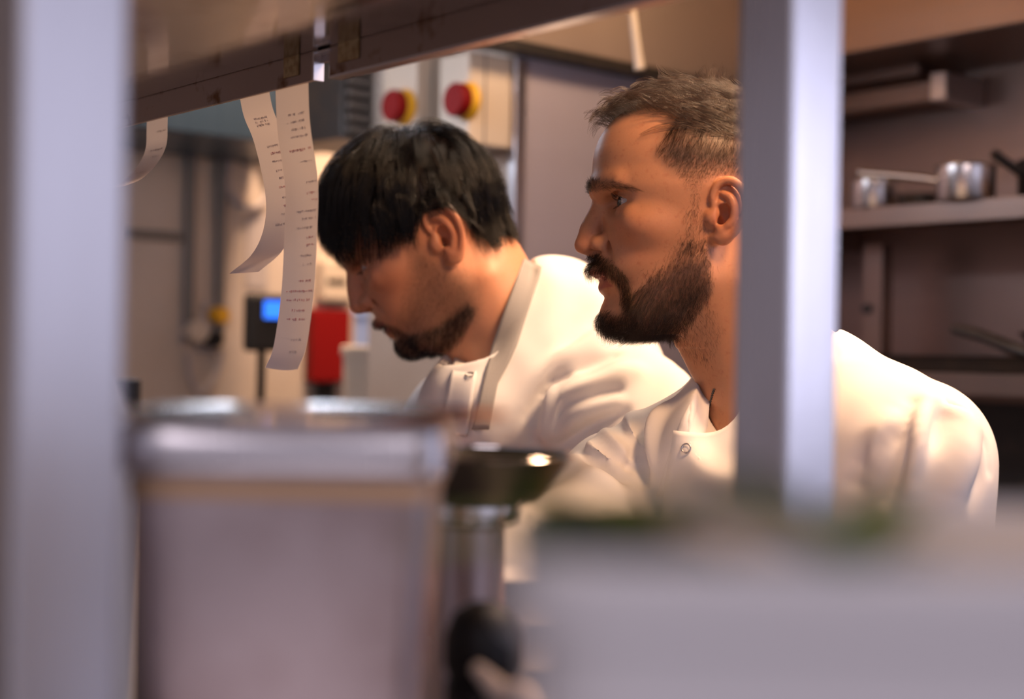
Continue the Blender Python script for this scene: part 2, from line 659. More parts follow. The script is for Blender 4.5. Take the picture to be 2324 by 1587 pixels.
M['red_plastic'] = mat('red_plastic', (0.20, 0.002, 0.002), 0.6, spec=0.2)
M['yellow_plastic'] = mat('yellow_plastic', (0.75, 0.38, 0.01), 0.6)
M['white_plastic'] = mat('white_plastic', (0.80, 0.77, 0.77), 0.38)
M['blue_tub'] = mat('blue_tub', (0.35, 0.45, 0.72), 0.4)
M['screen_blue'] = mat('screen_blue', (0.02, 0.10, 0.5), 0.3, emit=((0.02, 0.18, 1.0), 1.6))
M['grey_card'] = mat('grey_card', (0.42, 0.36, 0.34), 0.8)
M['rust_tape'] = mat('rust_tape', (0.60, 0.38, 0.17), 0.5, noise=(120, (0.42, 0.23, 0.08), 0.45, 0.6))
M['herb'] = mat('herb', (0.17, 0.25, 0.04), 0.5, noise=(60, (0.10, 0.16, 0.02), 0.4, 0.7))
M['pale_wood'] = mat('pale_wood', (0.75, 0.60, 0.52), 0.5)
M['crust'] = mat('crust', (0.28, 0.13, 0.05), 0.6, noise=(60, (0.06, 0.03, 0.015), 0.45, 0.65))

# ---------------------------------------------------------------- room shell
XP, YP, YB, XL = -1.173, 0.973, 1.85, -2.46      # pier face, pier front, back wall, left wall
ST = dict(kind='structure')
box('floor', (-2.6, -3.2, -0.05), (4.2, 2.75, 0.0), M['floor_tile'], **ST)
box('ceiling', (-2.6, -3.2, 2.75), (4.2, 2.75, 2.80), M['ceiling_paint'], **ST)
box('wall_left', (XL - 0.1, -3.2, 0), (XL, 2.75, 2.75), M['cream_wall'], **ST)
box('wall_back', (-1.62, YB, 0), (4.2, YB + 0.1, 2.75), M['steel_brown'], **ST)
box('wall_corner', (XL, 2.6, 0), (-1.62, 2.7, 2.75), M['cream_wall'], **ST)
box('wall_pier', (-1.62, YP, 0), (XP - 0.004, YB, 2.75), M['cream_wall'], **ST)
box('trim_1', (XP - 0.004, YP - 0.003, 0), (XP, YB, 2.75), M['steel_panel'], **ST)
box('trim_2', (XP - 0.012, YP - 0.010, 0), (XP + 0.006, YP + 0.016, 1.93), M['steel_bright'], bev=0.002, **ST)

# ================================================================ heads
def head_matrix(H, yaw, pitch, roll=0.0, scale=1.0):
    """local (forward, to the person's left, up) -> view aligned; yaw turns the face to the camera, pitch bows it"""
    B = Matrix(((-1, 0, 0), (0, -1, 0), (0, 0, 1)))
    Ry = Matrix.Rotation(yaw, 3, 'Z')
    Rp = Matrix.Rotation(pitch, 3, 'Y')
    Rr = Matrix.Rotation(roll, 3, 'X')
    return Matrix.Translation(H) @ (B @ Ry @ Rp @ Rr).to_4x4() @ Matrix.Scale(scale, 4)


def npm(Mx):
    return np.array([[Mx[i][j] for j in range(4)] for i in range(4)], dtype=np.float64)


def xf(Mx, p):
    A = npm(Mx)
    return (p @ A[:3, :3].T + A[:3, 3]).astype(np.float32)


def view_px(v):
    """view aligned points -> photograph pixels"""
    x = v[:, 0] / v[:, 1] * FPX
    y = (CAM_Z - v[:, 2]) / v[:, 1] * FPX
    c, s = math.cos(ROLL), math.sin(ROLL)
    return np.stack([1162.0 + x * c - y * s, 793.5 + x * s + y * c], 1)


def side_px(Mx, p):
    """where a head point (metres, local) or its mirror image on the near side shows in the photograph"""
    q = p.copy()
    q[:, 1] = np.abs(q[:, 1])
    return view_px(xf(Mx, q))


def face_loft(f, tab, k, p=2.2):
    """tab rows (u, front, centre, back, half width) in mm"""
    t = np.array(sorted(tab), dtype=np.float32)
    u0, u1 = t[0, 0], t[-1, 0]
    sl, X, Y, Z = f.block((-130, -110, u0 - 12), (170, 110, u1 + 12))
    z = np.clip(Z.ravel(), u0, u1)

    def ip(c):
        # smooth interpolation
        xs = np.linspace(u0, u1, 400)
        ys = np.interp(xs, t[:, 0], t[:, c])
        kk = np.hanning(41)
        kk /= kk.sum()
        ys = np.convolve(np.pad(ys, 20, mode='edge'), kk, 'valid')
        return np.interp(z, xs, ys).astype(np.float32)[None, None, :]
    Fr, Ce, Ba, Wd = ip(1), ip(2), ip(3), ip(4)
    dx = X - Ce
    a = np.where(dx > 0, Fr - Ce, Ce - Ba)
    g = ((np.abs(dx) / a) ** p + (np.abs(Y) / Wd) ** p) ** (1.0 / p)
    d = (g - 1) * Wd * 0.9
    zz = Z
    d = np.maximum(d, np.maximum(zz - u1, u0 - zz))
    f.add(d.astype(np.float32), sl, k)


def ear(f, s, o=(0, 0, 0), sc=1.0, tilt=0.0, wide=1.0):
    """outer ear on side s (+1 near, -1 far)"""
    ct, st = math.cos(tilt), math.sin(tilt)

    def q(a, b, c):
        a, b = a * sc * wide, b * sc
        return (o[0] + a * ct - b * st, s * (o[1] + c), o[2] + a * st + b * ct)
    # plate
    ang = -math.radians(24) * s
    rot = ((math.cos(ang), math.sin(ang), 0), (-math.sin(ang), math.cos(ang), 0), (0, 0, 1))
    f.ell(q(-9, 5, 78), (17.5 * sc, 6.2, 29 * sc), 5, rot=rot)
    f.cap(q(-6, 2, 66), q(-10, 4, 78), 12 * sc, 13 * sc, 6)
    # bowl
    f.ell(q(-5.5, 0, 85), (10 * sc, 10, 13 * sc), 3, sub=True)
    f.ell(q(-2, -4, 78), (5 * sc, 9, 6 * sc), 2, sub=True)
    # groove between rim and inner fold
    f.chain([q(-4, 29, 84), q(-14, 27, 87), q(-20.5, 17, 90), q(-21, 4, 90), q(-17.5, -8, 88)], [1.6, 2.2, 2.4, 2.1, 1.2], 2, sub=True)
    f.ell(q(-4.5, 20, 85), (5 * sc, 3.2, 5 * sc), 3, sub=True)
    # rim
    f.chain([q(1, 3, 78), q(5, 12, 78), q(6.5, 20, 79), q(3.5, 30, 80.5), q(-5, 36, 83), q(-15, 34.5, 86.5), q(-23.5, 25, 90), q(-26.5, 12, 92),
             q(-25, -1, 90.5), q(-20, -12, 87), q(-14, -19, 83)], [2.4, 2.8, 3.0, 3.4, 3.7, 3.8, 3.7, 3.4, 3.2, 3.4, 4.2], 1.5)
    # inner fold
    f.chain([q(-3, 23, 82), q(-11, 19, 85.5), q(-15.5, 9, 87.5), q(-15, -3, 86.5), q(-9, -11, 84)], [2.2, 3.0, 3.2, 3.2, 3.4], 2)
    # lobe
    f.ell(q(-7, -21, 79.5), (8.5 * sc, 4.3, 8.5 * sc), 5)
    f.cap(q(0, -22, 74), q(-8, -19, 79), 5, 6, 5)
    # tragus
    f.ell(q(6.5, -2, 77), (6 * sc, 5, 8 * sc), 6)
    f.ell(q(-3, -13, 81), (4 * sc, 3.5, 4 * sc), 4)


def build_head(f, o):
    """o: settings of one head; f: Field in mm, local frame"""
    sw = o['skull']
    f.ell(sw['c'], sw['r'], 0, m=400)
    f.ell(o['front']['c'], o['front']['r'], 18)
    face_loft(f, o['face'], 16, o.get('p', 2.25))
    # cheek bones, jaw corners
    for s in (1, -1):
        f.ell((58, s * 47, -4), (26, 17, 15), 16)
        f.cap((12, s * 44, -46), (62, s * 33, -88), 15, 13, 22)
        f.cap((12, s * 48, -10), (12, s * 44, -50), 15, 15, 24)
    # neck
    nk = o['neck']
    f.chain([n[0] for n in nk], [n[1] for n in nk], 22)
    for a, b, r1, r2, k in o.get('extra', ()):
        f.cap(a, b, r1, r2, k)
    # eye sockets, brow
    ey = o['eye']
    for s in (1, -1):
        f.ell((ey[0] + 15, s * (ey[1] + 1), ey[2] + 1), (13, 19, 12), 12, sub=True)
        f.cap((o['brow'][0], s * 9, o['brow'][1]), (o['brow'][0] - 13, s * 42, o['brow'][1] + 3), 7.0, 5.5, 12)
        # lids
        f.ell((ey[0], s * ey[1], ey[2]), (13.6, 13.6, 13.6), 5)
        f.cap((ey[0] - 1, s * (ey[1] + 13), ey[2] - 14), (ey[0] + 5, s * (ey[1] - 14), ey[2] - 16), 7, 6, 10)
        # opening: almond
        sl, X, Y, Z = f.block((ey[0] - 2, s * ey[1] - 20, ey[2] - 14), (ey[0] + 24, s * ey[1] + 20, ey[2] + 14))
        yy = s * Y - ey[1]
        zz = Z - ey[2] - 0.08 * yy
        up, dn = o['lid']
        hw = 13.5
        Ru = (hw * hw + up * up) / (2 * up)
        Rd = (hw * hw + dn * dn) / (2 * dn)
        d = np.maximum(np.sqrt(yy ** 2 + (zz - up + Ru) ** 2) - Ru, np.sqrt(yy ** 2 + (zz + dn - Rd) ** 2) - Rd)
        d = d + 0 * X
        f.cut(d.astype(np.float32), sl, 1.2)
        f.ell((ey[0], s * ey[1], ey[2]), (11.0, 11.0, 11.0), 1.0)
        # crease above the upper lid
        f.chain([(ey[0] + 9.5, s * (ey[1] - 13), ey[2] + up + 1.5), (ey[0] + 12.5, s * ey[1], ey[2] + up + 4.5), (ey[0] + 6, s * (ey[1] + 15), ey[2] + up + 1.0)], [1.0, 1.3, 1.0], 2.5, sub=True)
    # nose
    nb = o['nose']
    f.chain(nb['bridge'], nb['rad'], 7)
    f.ell(nb['tip'], nb['tipr'], 6)
    for s in (1, -1):
        w = nb['wing']
        f.ell((w[0], s * w[1], w[2]), nb['wingr'], 5)
        f.cap((w[0] - 8, s * (w[1] + 7), w[2] + 9), (w[0] - 7, s * (w[1] + 8.5), w[2] - 4), 0.9, 0.9, 6, sub=True)
        f.cap((w[0] + 11, s * (w[1] - 4), w[2] - 9.8), (w[0] + 2, s * (w[1] + 1.5), w[2] - 7.8), 3.0, 2.8, 1.5, sub=True)
        f.cap((w[0] + 8, s * (w[1] - 6), w[2] - 9.5), (w[0] - 3, s * (w[1] - 3), w[2] - 4.5), 2.6, 3.0, 1.5, sub=True)
        # fold from nose to mouth corner
        f.chain([(w[0] - 6, s * (w[1] + 10), w[2] - 2), (o['mouth'][0] + 3, s * (o['mouth'][1] + 11), o['mouth'][2] + 14), (o['mouth'][0] - 1, s * (o['mouth'][1] + 17), o['mouth'][2] - 4)], [0.5, 0.6, 0.5], 6, sub=True)
    f.cap((nb['tip'][0] - 6, 0, nb['tip'][2] - 7), (nb['tip'][0] - 17, 0, nb['tip'][2] - 10), 4.2, 5, 4)
    # lips
    mo = o['mouth']
    ul, ll = o['lips']
    for s in (1, -1):
        f.chain([(ul[0] - 4, 0, ul[1]), (ul[0] - 5.5, s * 9, ul[1] + 1.0), (mo[0] - 1, s * mo[1], mo[2] + 1)], [4.2, 4.0, 2.0], 4)
        f.chain([(ll[0] - 5, 0, ll[1]), (ll[0] - 6.5, s * 11, ll[1] + 0.5), (mo[0] - 1, s * mo[1], mo[2] - 1.5)], [5.0, 4.6, 2.0], 4)
        f.chain([(ul[0] - 1, 0, mo[2]), (ul[0] - 5, s * 12, mo[2] + 0.5), (mo[0] - 2, s * (mo[1] + 1), mo[2] - 0.5)], [o['gape'], o['gape'], 0.9], 1.5, sub=True)
    f.ell(o['chin'], o['chinr'], 14)
    ear(f, 1, **o['ear'])
    ear(f, -1, **o['ear'])


def eyeballs(parent, Mx, ey, look):
    """two eyes, look=(yaw, pitch) in the head's frame"""
    import bmesh
    for s in (1, -1):
        bm = bmesh.new()
        bmesh.ops.create_uvsphere(bm, u_segments=48, v_segments=40, radius=0.0119)
        me = bpy.data.meshes.new('eye')
        # pole along z -> look along +x local
        Rt = Matrix.Rotation(look[0], 3, 'Z') @ Matrix.Rotation(math.pi / 2 + look[1], 3, 'Y')
        cols = []
        for v in bm.verts:
            a = math.degrees(math.acos(max(-1, min(1, v.co.z / 0.0119))))
            if a < 10.5:
                c = (0.006, 0.006, 0.006)
            elif a < 27:
                c = (0.035, 0.028, 0.018) if a < 24 else (0.02, 0.02, 0.02)
            else:
                c = (0.62, 0.56, 0.54)
            if a < 27:
                v.co *= 1.0 + 0.035 * (1 - (a / 27) ** 2)
            cols.append(c)
            v.co = Rt @ v.co
        bm.to_mesh(me)
        bm.free()
        at = me.attributes.new('tint', 'FLOAT_COLOR', 'POINT')
        for i, c in enumerate(cols):
            at.data[i].color = (*c, 1)
        for p in me.polygons:
            p.use_smooth = True
        me.materials.append(M['eye_white'])
        e = link('eye', me, parent)
        e.matrix_local = Mx @ Matrix.Translation((ey[0] / 1000, s * ey[1] / 1000, ey[2] / 1000))


def tint_head(v, Mx, o, base, red, lip, masks=()):
    n = len(v)
    c = np.tile(np.array(base), (n, 1))
    mm = v * 1000
    rng = np.random.default_rng(3)

    def mixin(w, col):
        c[:] = c * (1 - w[:, None]) + np.array(col) * w[:, None]
    g = lambda p, s: np.exp(-(((np.stack([mm[:, 0], np.abs(mm[:, 1]), mm[:, 2]], 1) - np.array(p)) / np.array(s)) ** 2).sum(1))
    mixin(0.45 * g((72, 46, -15), (30, 25, 22)), red)
    mixin(0.5 * g((116, 0, -18), (14, 16, 14)), red)
    mixin(0.6 * g((-10, 80, 4), (24, 16, 34)), red)
    # lips
    mo = o['mouth']
    t = np.abs(mm[:, 1]) / (mo[1] + 2)
    um = o['lips'][0][1]
    lm = o['lips'][1][1]
    hi = um + 4.5 - 3.5 * t
    lo_ = lm - 5.0 + 4.5 * t
    w = np.clip((hi - mm[:, 2]) / 1.5, 0, 1) * np.clip((mm[:, 2] - lo_) / 1.5, 0, 1) * np.clip((1.0 - t) / 0.1, 0, 1) * (mm[:, 0] > 80)
    mixin(0.85 * w, lip)
    for poly, soft, amt, col in masks:
        sd = poly_sd(side_px(Mx, v), poly)
        mixin(amt * np.clip(0.5 - sd / soft, 0, 1), col)
    c *= 1 + rng.normal(0, 0.015, (n, 1))
    return np.clip(c, 0, 1)


def person(name, root, v, q, m, tint, label):
    """body mesh as the top-level object; its data is view aligned around its base"""
    me = mesh_np(name, v - np.array(root, dtype=np.float32), q, m, attrs={'tint': tint})
    o = link(name, me, None, label, 'person')
    A = Matrix(((R0.x, F0.x, 0), (R0.y, F0.y, 0), (0, 0, 1))).to_4x4()
    o.matrix_world = Matrix.Translation(VW(root)) @ A
    return o


def mask_px(poly, Mx, v, soft=8):
    return np.clip(0.5 - poly_sd(side_px(Mx, v), poly) / soft, 0, 1)


def trim(S, Mx, poly, rng, soft=10):
    n, k, _ = S.shape
    sd = poly_sd(side_px(Mx, S.reshape(-1, 3)), poly).reshape(n, k) + rng.normal(0, soft, (n, 1))
    bad = sd > 0
    bad[:, 0] = False
    first = np.where(bad.any(1), bad.argmax(1), k - 1)
    out = []
    for i in range(n):
        m = max(first[i], 1)
        x = np.linspace(0, m, k)
        lo = x.astype(int).clip(0, k - 2)
        f = (x - lo)[:, None]
        out.append(S[i, lo] * (1 - f) + S[i, lo + 1] * f)
    return np.stack(out)


def headhair(name, fld, v, q, Mx, Lx, w, n, m, parent, flow, length, height=None, lift=None, radius=0.00005, npt=8, seed=1, jit=0.15, cl=None, curl=0.0,
             settle=0.35, tip=0.25, keep=None, soft=8):
    rng = np.random.default_rng(seed)
    r = scatter(v, q, w, n, rng)
    L = length(r, rng).astype(np.float32)
    hgt = height(r, rng).astype(np.float32) if height else None
    lf = lift(r, rng).astype(np.float32) if lift else np.full(n, 0.5, dtype=np.float32)
    S = grow(fld, r, flow, L, lf, npt, hgt, jit, rng, settle, curl)
    if cl:
        S = clump(S, max(3, int(n / cl[0])), cl[1], rng)
    if keep:
        S = trim(S, Mx, keep, rng, soft)
    A = xf(Lx, S.reshape(-1, 3)).reshape(S.shape)
    return strands(name, list(A), radius, m, parent, tip)


def dirn(*d):
    d = np.array(d, dtype=np.float32)
    return lambda p, t, i: np.tile(d, (len(p), 1))


def lashes(o, Lx, parent, m, n=60, drop=0.0):
    ls = []
    e = o['eye']
    rng = np.random.default_rng(4)
    for s in (1, -1):
        for part, cnt, ln in ((1, n, 0.0068), (-1, n // 2, 0.004)):
            for j in range(cnt):
                y = rng.uniform(-11, 12.5)
                h = o['lid'][0] if part > 0 else -o['lid'][1]
                z = h * (1 - (y / 13.5) ** 2) + 0.08 * y
                x = math.sqrt(max(1, 13.4 ** 2 - y * y - z * z))
                p = np.array([e[0] + x, s * (e[1] + y), e[2] + z]) / 1000
                d = np.array([0.9, s * y * 0.055, 0.10 * part - drop])
                pts = []
                for k in range(5):
                    pts.append(p.copy())
                    d = d + np.array([0, 0, (0.20 if part > 0 else -0.12)])
                    p = p + d / np.linalg.norm(d) * ln / 4 * rng.uniform(0.85, 1.1)
                ls.append(xf(Lx, np.array(pts)))
    return strands('eyelashes', ls, 0.00006, m, parent)

# ================================================================ bodies and clothes (view aligned metres)
from mathutils.bvhtree import BVHTree


def v3(*a):
    return np.array(a, dtype=np.float64)


def torso(f, S, g, sleeves=True, arms=False):
    """torso and upper arms, all radii grown by g"""
    b, l = S['fwd'], S['left']
    rot = (tuple(l), tuple(b), (0, 0, 1))
    N, L, R_ = S['N'], S['L'], S['R']
    f.ell(S['chest'], (S['cr'][0] + g, S['cr'][1] + g, S['cr'][2] + g), 0, rot=rot)
    f.ell(S['hips'], (0.185 + g, 0.135 + g, 0.20 + g), 0.08, rot=rot)
    f.cap(L, N + v3(0, 0, -0.05), 0.068 + g, 0.075 + g, 0.05)
    f.cap(R_, N + v3(0, 0, -0.05), 0.066 + g, 0.075 + g, 0.05)
    for a, c, r1, r2, k in S['extra']:
        f.cap(a, c, r1 + g, r2 + g, k)
    for sh, el, wr in (S['armL'], S['armR']):
        if sleeves:
            m = sh + (el - sh) * 1.0
            f.cap(sh, m, 0.064 + g, 0.052 + g, 0.03)
            d = (wr - el) / np.linalg.norm(wr - el)
            f.cap(m, el + d * 0.035, 0.053 + g, 0.058 + g, 0.015)
        if arms:
            f.cap(sh, el, 0.055, 0.044, 0.03)
            mid = el + (wr - el) * 0.35
            f.cap(el, mid, 0.043, 0.042, 0.02)
            f.cap(mid, wr, 0.042, 0.027, 0.02, squash=(S['left'], 1.1))


def hand(f, w, d, n, s):
    """palm and five bent fingers: w wrist, d pointing direction, n back of the hand, s +1/-1 side of the thumb"""
    d = d / np.linalg.norm(d)
    n = n - d * (n @ d)
    n = n / np.linalg.norm(n)
    t = np.cross(n, d) * s
    P_ = lambda a, b, c: w + d * a + t * b + n * c
    f.cap(P_(-0.01, 0, 0), P_(0.02, 0, 0), 0.026, 0.026, 0.012, squash=(n, 1.25))
    for b in (-0.026, -0.009, 0.009, 0.026):
        f.cap(P_(0.012, b * 0.7, 0), P_(0.078, b, 0.002), 0.014, 0.0115, 0.012)
    for b, ln, sp in ((0.029, 0.068, 0.010), (0.010, 0.078, 0.003), (-0.010, 0.072, -0.004), (-0.028, 0.056, -0.012)):
        p0 = P_(0.080, b, 0.002)
        p1 = P_(0.080 + ln * 0.45, b + sp * 0.5, -0.006)
        p2 = P_(0.080 + ln * 0.74, b + sp * 0.8, -0.020)
        p3 = P_(0.080 + ln * 0.90, b + sp, -0.034)
        f.chain([p0, p1, p2, p3], [0.0098, 0.0088, 0.0080, 0.0070], 0.004, n=1)
    f.chain([P_(0.012, 0.020, -0.006), P_(0.040, 0.045, -0.014), P_(0.066, 0.052, -0.022), P_(0.086, 0.050, -0.028)], [0.015, 0.0115, 0.0095, 0.0080], 0.006, n=1)


def cast(px, bvh, default=1.4):
    """the point of a surface that a photograph pixel shows"""
    d = V(px[0], px[1], 1.0) - Vector((0, 0, CAM_Z))
    d.normalize()
    h = bvh.ray_cast(Vector((0, 0, CAM_Z)), d)
    if h[0] is None:
        return None
    return np.array(h[0])


def vnormals(v, q):
    n = np.cross(v[q[:, 2]] - v[q[:, 0]], v[q[:, 3]] - v[q[:, 1]])
    o = np.zeros_like(v)
    for k in range(4):
        for i in range(3):
            o[:, i] += np.bincount(q[:, k], n[:, i], len(v))
    return unit(o)


def rumple(v, seed):
    """slow unevenness of worn cotton"""
    rng = np.random.default_rng(seed)
    o = np.zeros(len(v))
    for k in range(14):
        d = rng.normal(0, 1, 3)
        d[2] *= 0.6
        d = d / np.linalg.norm(d) * 6.28 / rng.uniform(0.035, 0.13)
        o += np.sin(v @ d + rng.uniform(0, 6.28) + 0.8 * np.sin(v @ d[[1, 2, 0]] * 0.5)) * 0.00055
    return o.astype(np.float32)


def drape(v, q, bvh, folds):
    """cloth folds traced on the garment: each raises (amp > 0) or sinks (amp < 0) the cloth along a soft line.
    fold = (pixels, amp, width[, sharp]) ; sharp adds a steep side like an overlapping pleat"""
    v = v.astype(np.float64)
    for fo in folds:
        pts, amp, w = fo[:3]
        c = [cast(p, bvh) for p in pts]
        c = [p for p in c if p is not None]
        if len(c) < 2:
            continue
        c = np.array(c)
        ex = np.concatenate([2 * c[:1] - c[1:2], c, 2 * c[-1:] - c[-2:-1]])
        path = []
        for i in range(1, len(ex) - 2):
            for t in np.arange(8) / 8:
                A, B, C, D = ex[i - 1:i + 3]
                path.append(0.5 * (2 * B + (C - A) * t + (2 * A - 5 * B + 4 * C - D) * t * t + (3 * B - A - 3 * C + D) * t ** 3))
        path.append(c[-1])
        path = np.array(path)
        lo, hi = path.min(0) - 3 * w, path.max(0) + 3 * w
        idx = np.where(((v > lo) & (v < hi)).all(1))[0]
        if not len(idx):
            continue
        pv = v[idx]
        d2 = np.full(len(idx), 1e9)
        tt = np.zeros(len(idx))
        for i in range(len(path) - 1):
            ab = path[i + 1] - path[i]
            t = np.clip(((pv - path[i]) @ ab) / (ab @ ab + 1e-12), 0, 1)
            dd = ((pv - path[i] - t[:, None] * ab) ** 2).sum(1)
            m = dd < d2
            d2[m] = dd[m]
            tt[m] = (i + t[m]) / (len(path) - 1)
        n = vnormals(v, q)[idx]
        prof = np.exp(-d2 / (w * w))
        tap = np.sin(np.pi * np.clip(0.12 + 0.76 * tt, 0, 1)) ** 0.8
        v[idx] = pv + n * (1.7 * amp * prof * tap)[:, None]
    return v.astype(np.float32)


def patch(name, bvh, left, right, off, thick, mat_, parent, root, n=10, m=24, bow=0.0, top=None):
    """a strip of cloth lying on a garment, between two traced edges"""
    def res(pl, m):
        pl = np.array(pl, dtype=float)
        s = np.r_[0, np.cumsum(np.linalg.norm(np.diff(pl, axis=0), axis=1))]
        u = np.linspace(0, s[-1], m)
        return np.stack([np.interp(u, s, pl[:, i]) for i in (0, 1)], 1)
    A, B = res(left, m), res(right, m)
    T = res(top, n) if top else None

    def at(i, j):
        t = j / (n - 1)
        x = A[i] * (1 - t) + B[i] * t
        if T is not None:
            x = x + (T[j] - A[0] * (1 - t) - B[0] * t) * (1 - i / (m - 1)) ** 2
        return x
    pts = np.full((m, n, 3), np.nan)
    for i in range(m):
        for j in range(n):
            h = cast(at(i, j), bvh)
            if h is not None:
                pts[i, j] = h
    depth = pts[:, :, 1]
    ok = ~np.isnan(depth)
    for i in range(m):
        for j in range(n):
            if not ok[i, j]:
                kk = np.argwhere(ok)
                k_ = kk[((kk - [i, j]) ** 2).sum(1).argmin()]
                depth[i, j] = depth[k_[0], k_[1]]
    for _ in range(4):
        dd = np.pad(depth, 1, mode='edge')
        depth = (dd[:-2, 1:-1] + dd[2:, 1:-1] + dd[1:-1, :-2] + dd[1:-1, 2:] + 2 * depth) / 6
    for i in range(m):
        for j in range(n):
            t = j / (n - 1)
            x = at(i, j)
            w = V(x[0], x[1], depth[i, j] - off - bow * math.sin(math.pi * t))
            pts[i, j] = w
    du = np.gradient(pts, axis=0)
    dv = np.gradient(pts, axis=1)
    nn = unit(np.cross(du, dv))
    if nn[:, :, 1].mean() > 0:
        nn = -nn
    top = pts.reshape(-1, 3)
    bot = (pts - nn * thick).reshape(-1, 3)
    v = np.concatenate([top, bot]) - np.array(root)
    q = []
    I = lambda i, j: i * n + j
    o = m * n
    for i in range(m - 1):
        for j in range(n - 1):
            q.append((I(i, j), I(i, j + 1), I(i + 1, j + 1), I(i + 1, j)))
            q.append((o + I(i, j), o + I(i + 1, j), o + I(i + 1, j + 1), o + I(i, j + 1)))
        q.append((I(i, 0), I(i + 1, 0), o + I(i + 1, 0), o + I(i, 0)))
        q.append((I(i, n - 1), o + I(i, n - 1), o + I(i + 1, n - 1), I(i + 1, n - 1)))
    for j in range(n - 1):
        q.append((I(0, j), o + I(0, j), o + I(0, j + 1), I(0, j + 1)))
        q.append((I(m - 1, j), I(m - 1, j + 1), o + I(m - 1, j + 1), o + I(m - 1, j)))
    o_ = link(name, mesh_np(name, v, np.array(q), mat_), parent)
    return o_, pts, nn


def make_body(S, head_v, head_q, head_mx):
    lo = np.min([S['L'], S['R'], S['armL'][1], S['armR'][1], S['armL'][2], S['armR'][2], S['hips']], axis=0) - v3(0.24, 0.24, 0.24)
    hi = np.max([S['L'], S['R'], S['armL'][1], S['armR'][1], S['hips']], axis=0) + v3(0.24, 0.24, 0.2)
    f = Field(lo, hi, 0.0034)
    torso(f, S, -0.022, sleeves=False, arms=True)
    for (sh, el, wr), s in ((S['armL'], 1), (S['armR'], -1)):
        hand(f, wr, S['point'], S['back'], s)
    v, q = f.mesh()
    v = relax(v, q, 1, 0.4)
    hv = xf(head_mx, head_v)
    return np.concatenate([hv, v]), np.concatenate([head_q, q + len(hv)]), len(hv)


def make_jacket(name, S, parent, root, m, h=0.0034):
    lo = np.min([S['L'], S['R'], S['armL'][1], S['armR'][1], S['hips'] - v3(0.05, 0.05, 0)], axis=0) - v3(0.17, 0.17, 0.17)
    hi = np.max([S['L'], S['R'], S['armL'][1], S['armR'][1], S['hips'], S['N'] + v3(0, 0, 0.12)], axis=0) + v3(0.17, 0.17, 0.06)
    f0 = Field(lo, hi, 0.009)
    torso(f0, S, 0.0)
    v, q = f0.mesh()
    v0, q0 = v, q
    bvh = BVHTree.FromPolygons([tuple(map(float, x)) for x in v], [tuple(map(int, x)) for x in q])
    f = Field(lo, hi, h)
    torso(f, S, 0.0)
    for a, c, r1, r2, k in S['collar']:
        f.cap(a, c, r1, r2, k)
    for a, c, r1, r2, k in S['hole']:
        f.cap(a, c, r1, r2, k, sub=True)
    # cuffs: open the sleeve around the arm
    for sh, el, wr in (S['armL'], S['armR']):
        d = (wr - el) / np.linalg.norm(wr - el)
        f.cap(el + d * 0.060, el + d * 0.16, 0.046, 0.052, 0.004, sub=True)
    # cloth unevenness
    v, q = f.mesh()
    v = relax(v, q, 2, 0.5)
    v = drape(v, q, bvh, S['folds'])
    v = v + vnormals(v, q) * rumple(v, S.get('seed', 1))[:, None]
    v = relax(v, q, 1, 0.4)
    bv2 = BVHTree.FromPolygons([tuple(map(float, x)) for x in v], [tuple(map(int, x)) for x in q])
    o = link(name, mesh_np(name, v - np.array(root, dtype=np.float32), q, m), parent)
    return o, (bv2, both((v, q), (v0, q0))), v, q


def make_trousers(S, parent, root, m, shoe_m):
    b, l = S['fwd'], S['left']
    hp = S['hips']
    f = Field(hp - v3(0.35, 0.35, hp[2] + 0.01), hp + v3(0.35, 0.35, 0.16), 0.010)
    f.ell(hp + v3(0, 0, -0.03), (0.178, 0.128, 0.16), 0, rot=(tuple(l), tuple(b), (0, 0, 1)))
    feet = []
    for s in (1, -1):
        a = hp + l * 0.09 * s + v3(0, 0, -0.10)
        kn = hp + l * 0.11 * s + b * 0.02
        kn[2] = 0.50
        an = hp + l * 0.12 * s - b * 0.01
        an[2] = 0.07
        f.cap(a, kn, 0.095, 0.072, 0.05)
        f.cap(kn, an, 0.072, 0.062, 0.03)
        feet.append(an)
    v, q = f.mesh()
    v = relax(v, q, 2)
    link('trousers', mesh_np('trousers', v - np.array(root, dtype=np.float32), q, m), parent)
    for an in feet:
        g = Field(an - v3(0.2, 0.2, 0.075), an + v3(0.2, 0.2, 0.08), 0.006)
        a = an.copy()
        a[2] = 0.045
        g.cap(a - b * 0.05, a + b * 0.15, 0.045, 0.038, 0)
        g.cap(a, a + v3(0, 0, 0.05), 0.05, 0.05, 0.03)
        sl, X, Y, Z = g.block(an - v3(0.2, 0.2, 0.08), an + v3(0.2, 0.2, 0.08))
        g.cut((Z - 0.002 + 0 * X + 0 * Y).astype(np.float32), sl, 0.004)
        v, q = g.mesh()
        link('shoe', mesh_np('shoe', v - np.array(root, dtype=np.float32), q, shoe_m), parent)


def tube_ring(name, c, nrm, rad, thick, m, parent, root, flat=0.5):
    """a small ring, such as a press stud"""
    nrm = nrm / np.linalg.norm(nrm)
    a = np.cross(nrm, (0, 0, 1.0))
    a /= np.linalg.norm(a)
    b = np.cross(nrm, a)
    v, q = [], []
    n1, n2 = 40, 10
    for i in range(n1):
        t = 2 * math.pi * i / n1
        d = a * math.cos(t) + b * math.sin(t)
        for j in range(n2):
            u = 2 * math.pi * j / n2
            v.append(c + d * (rad + thick * math.cos(u)) + nrm * thick * flat * math.sin(u))
            q.append((i * n2 + j, ((i + 1) % n1) * n2 + j, ((i + 1) % n1) * n2 + (j + 1) % n2, i * n2 + (j + 1) % n2))
    return link(name, mesh_np(name, np.array(v) - np.array(root), np.array(q), m), parent)


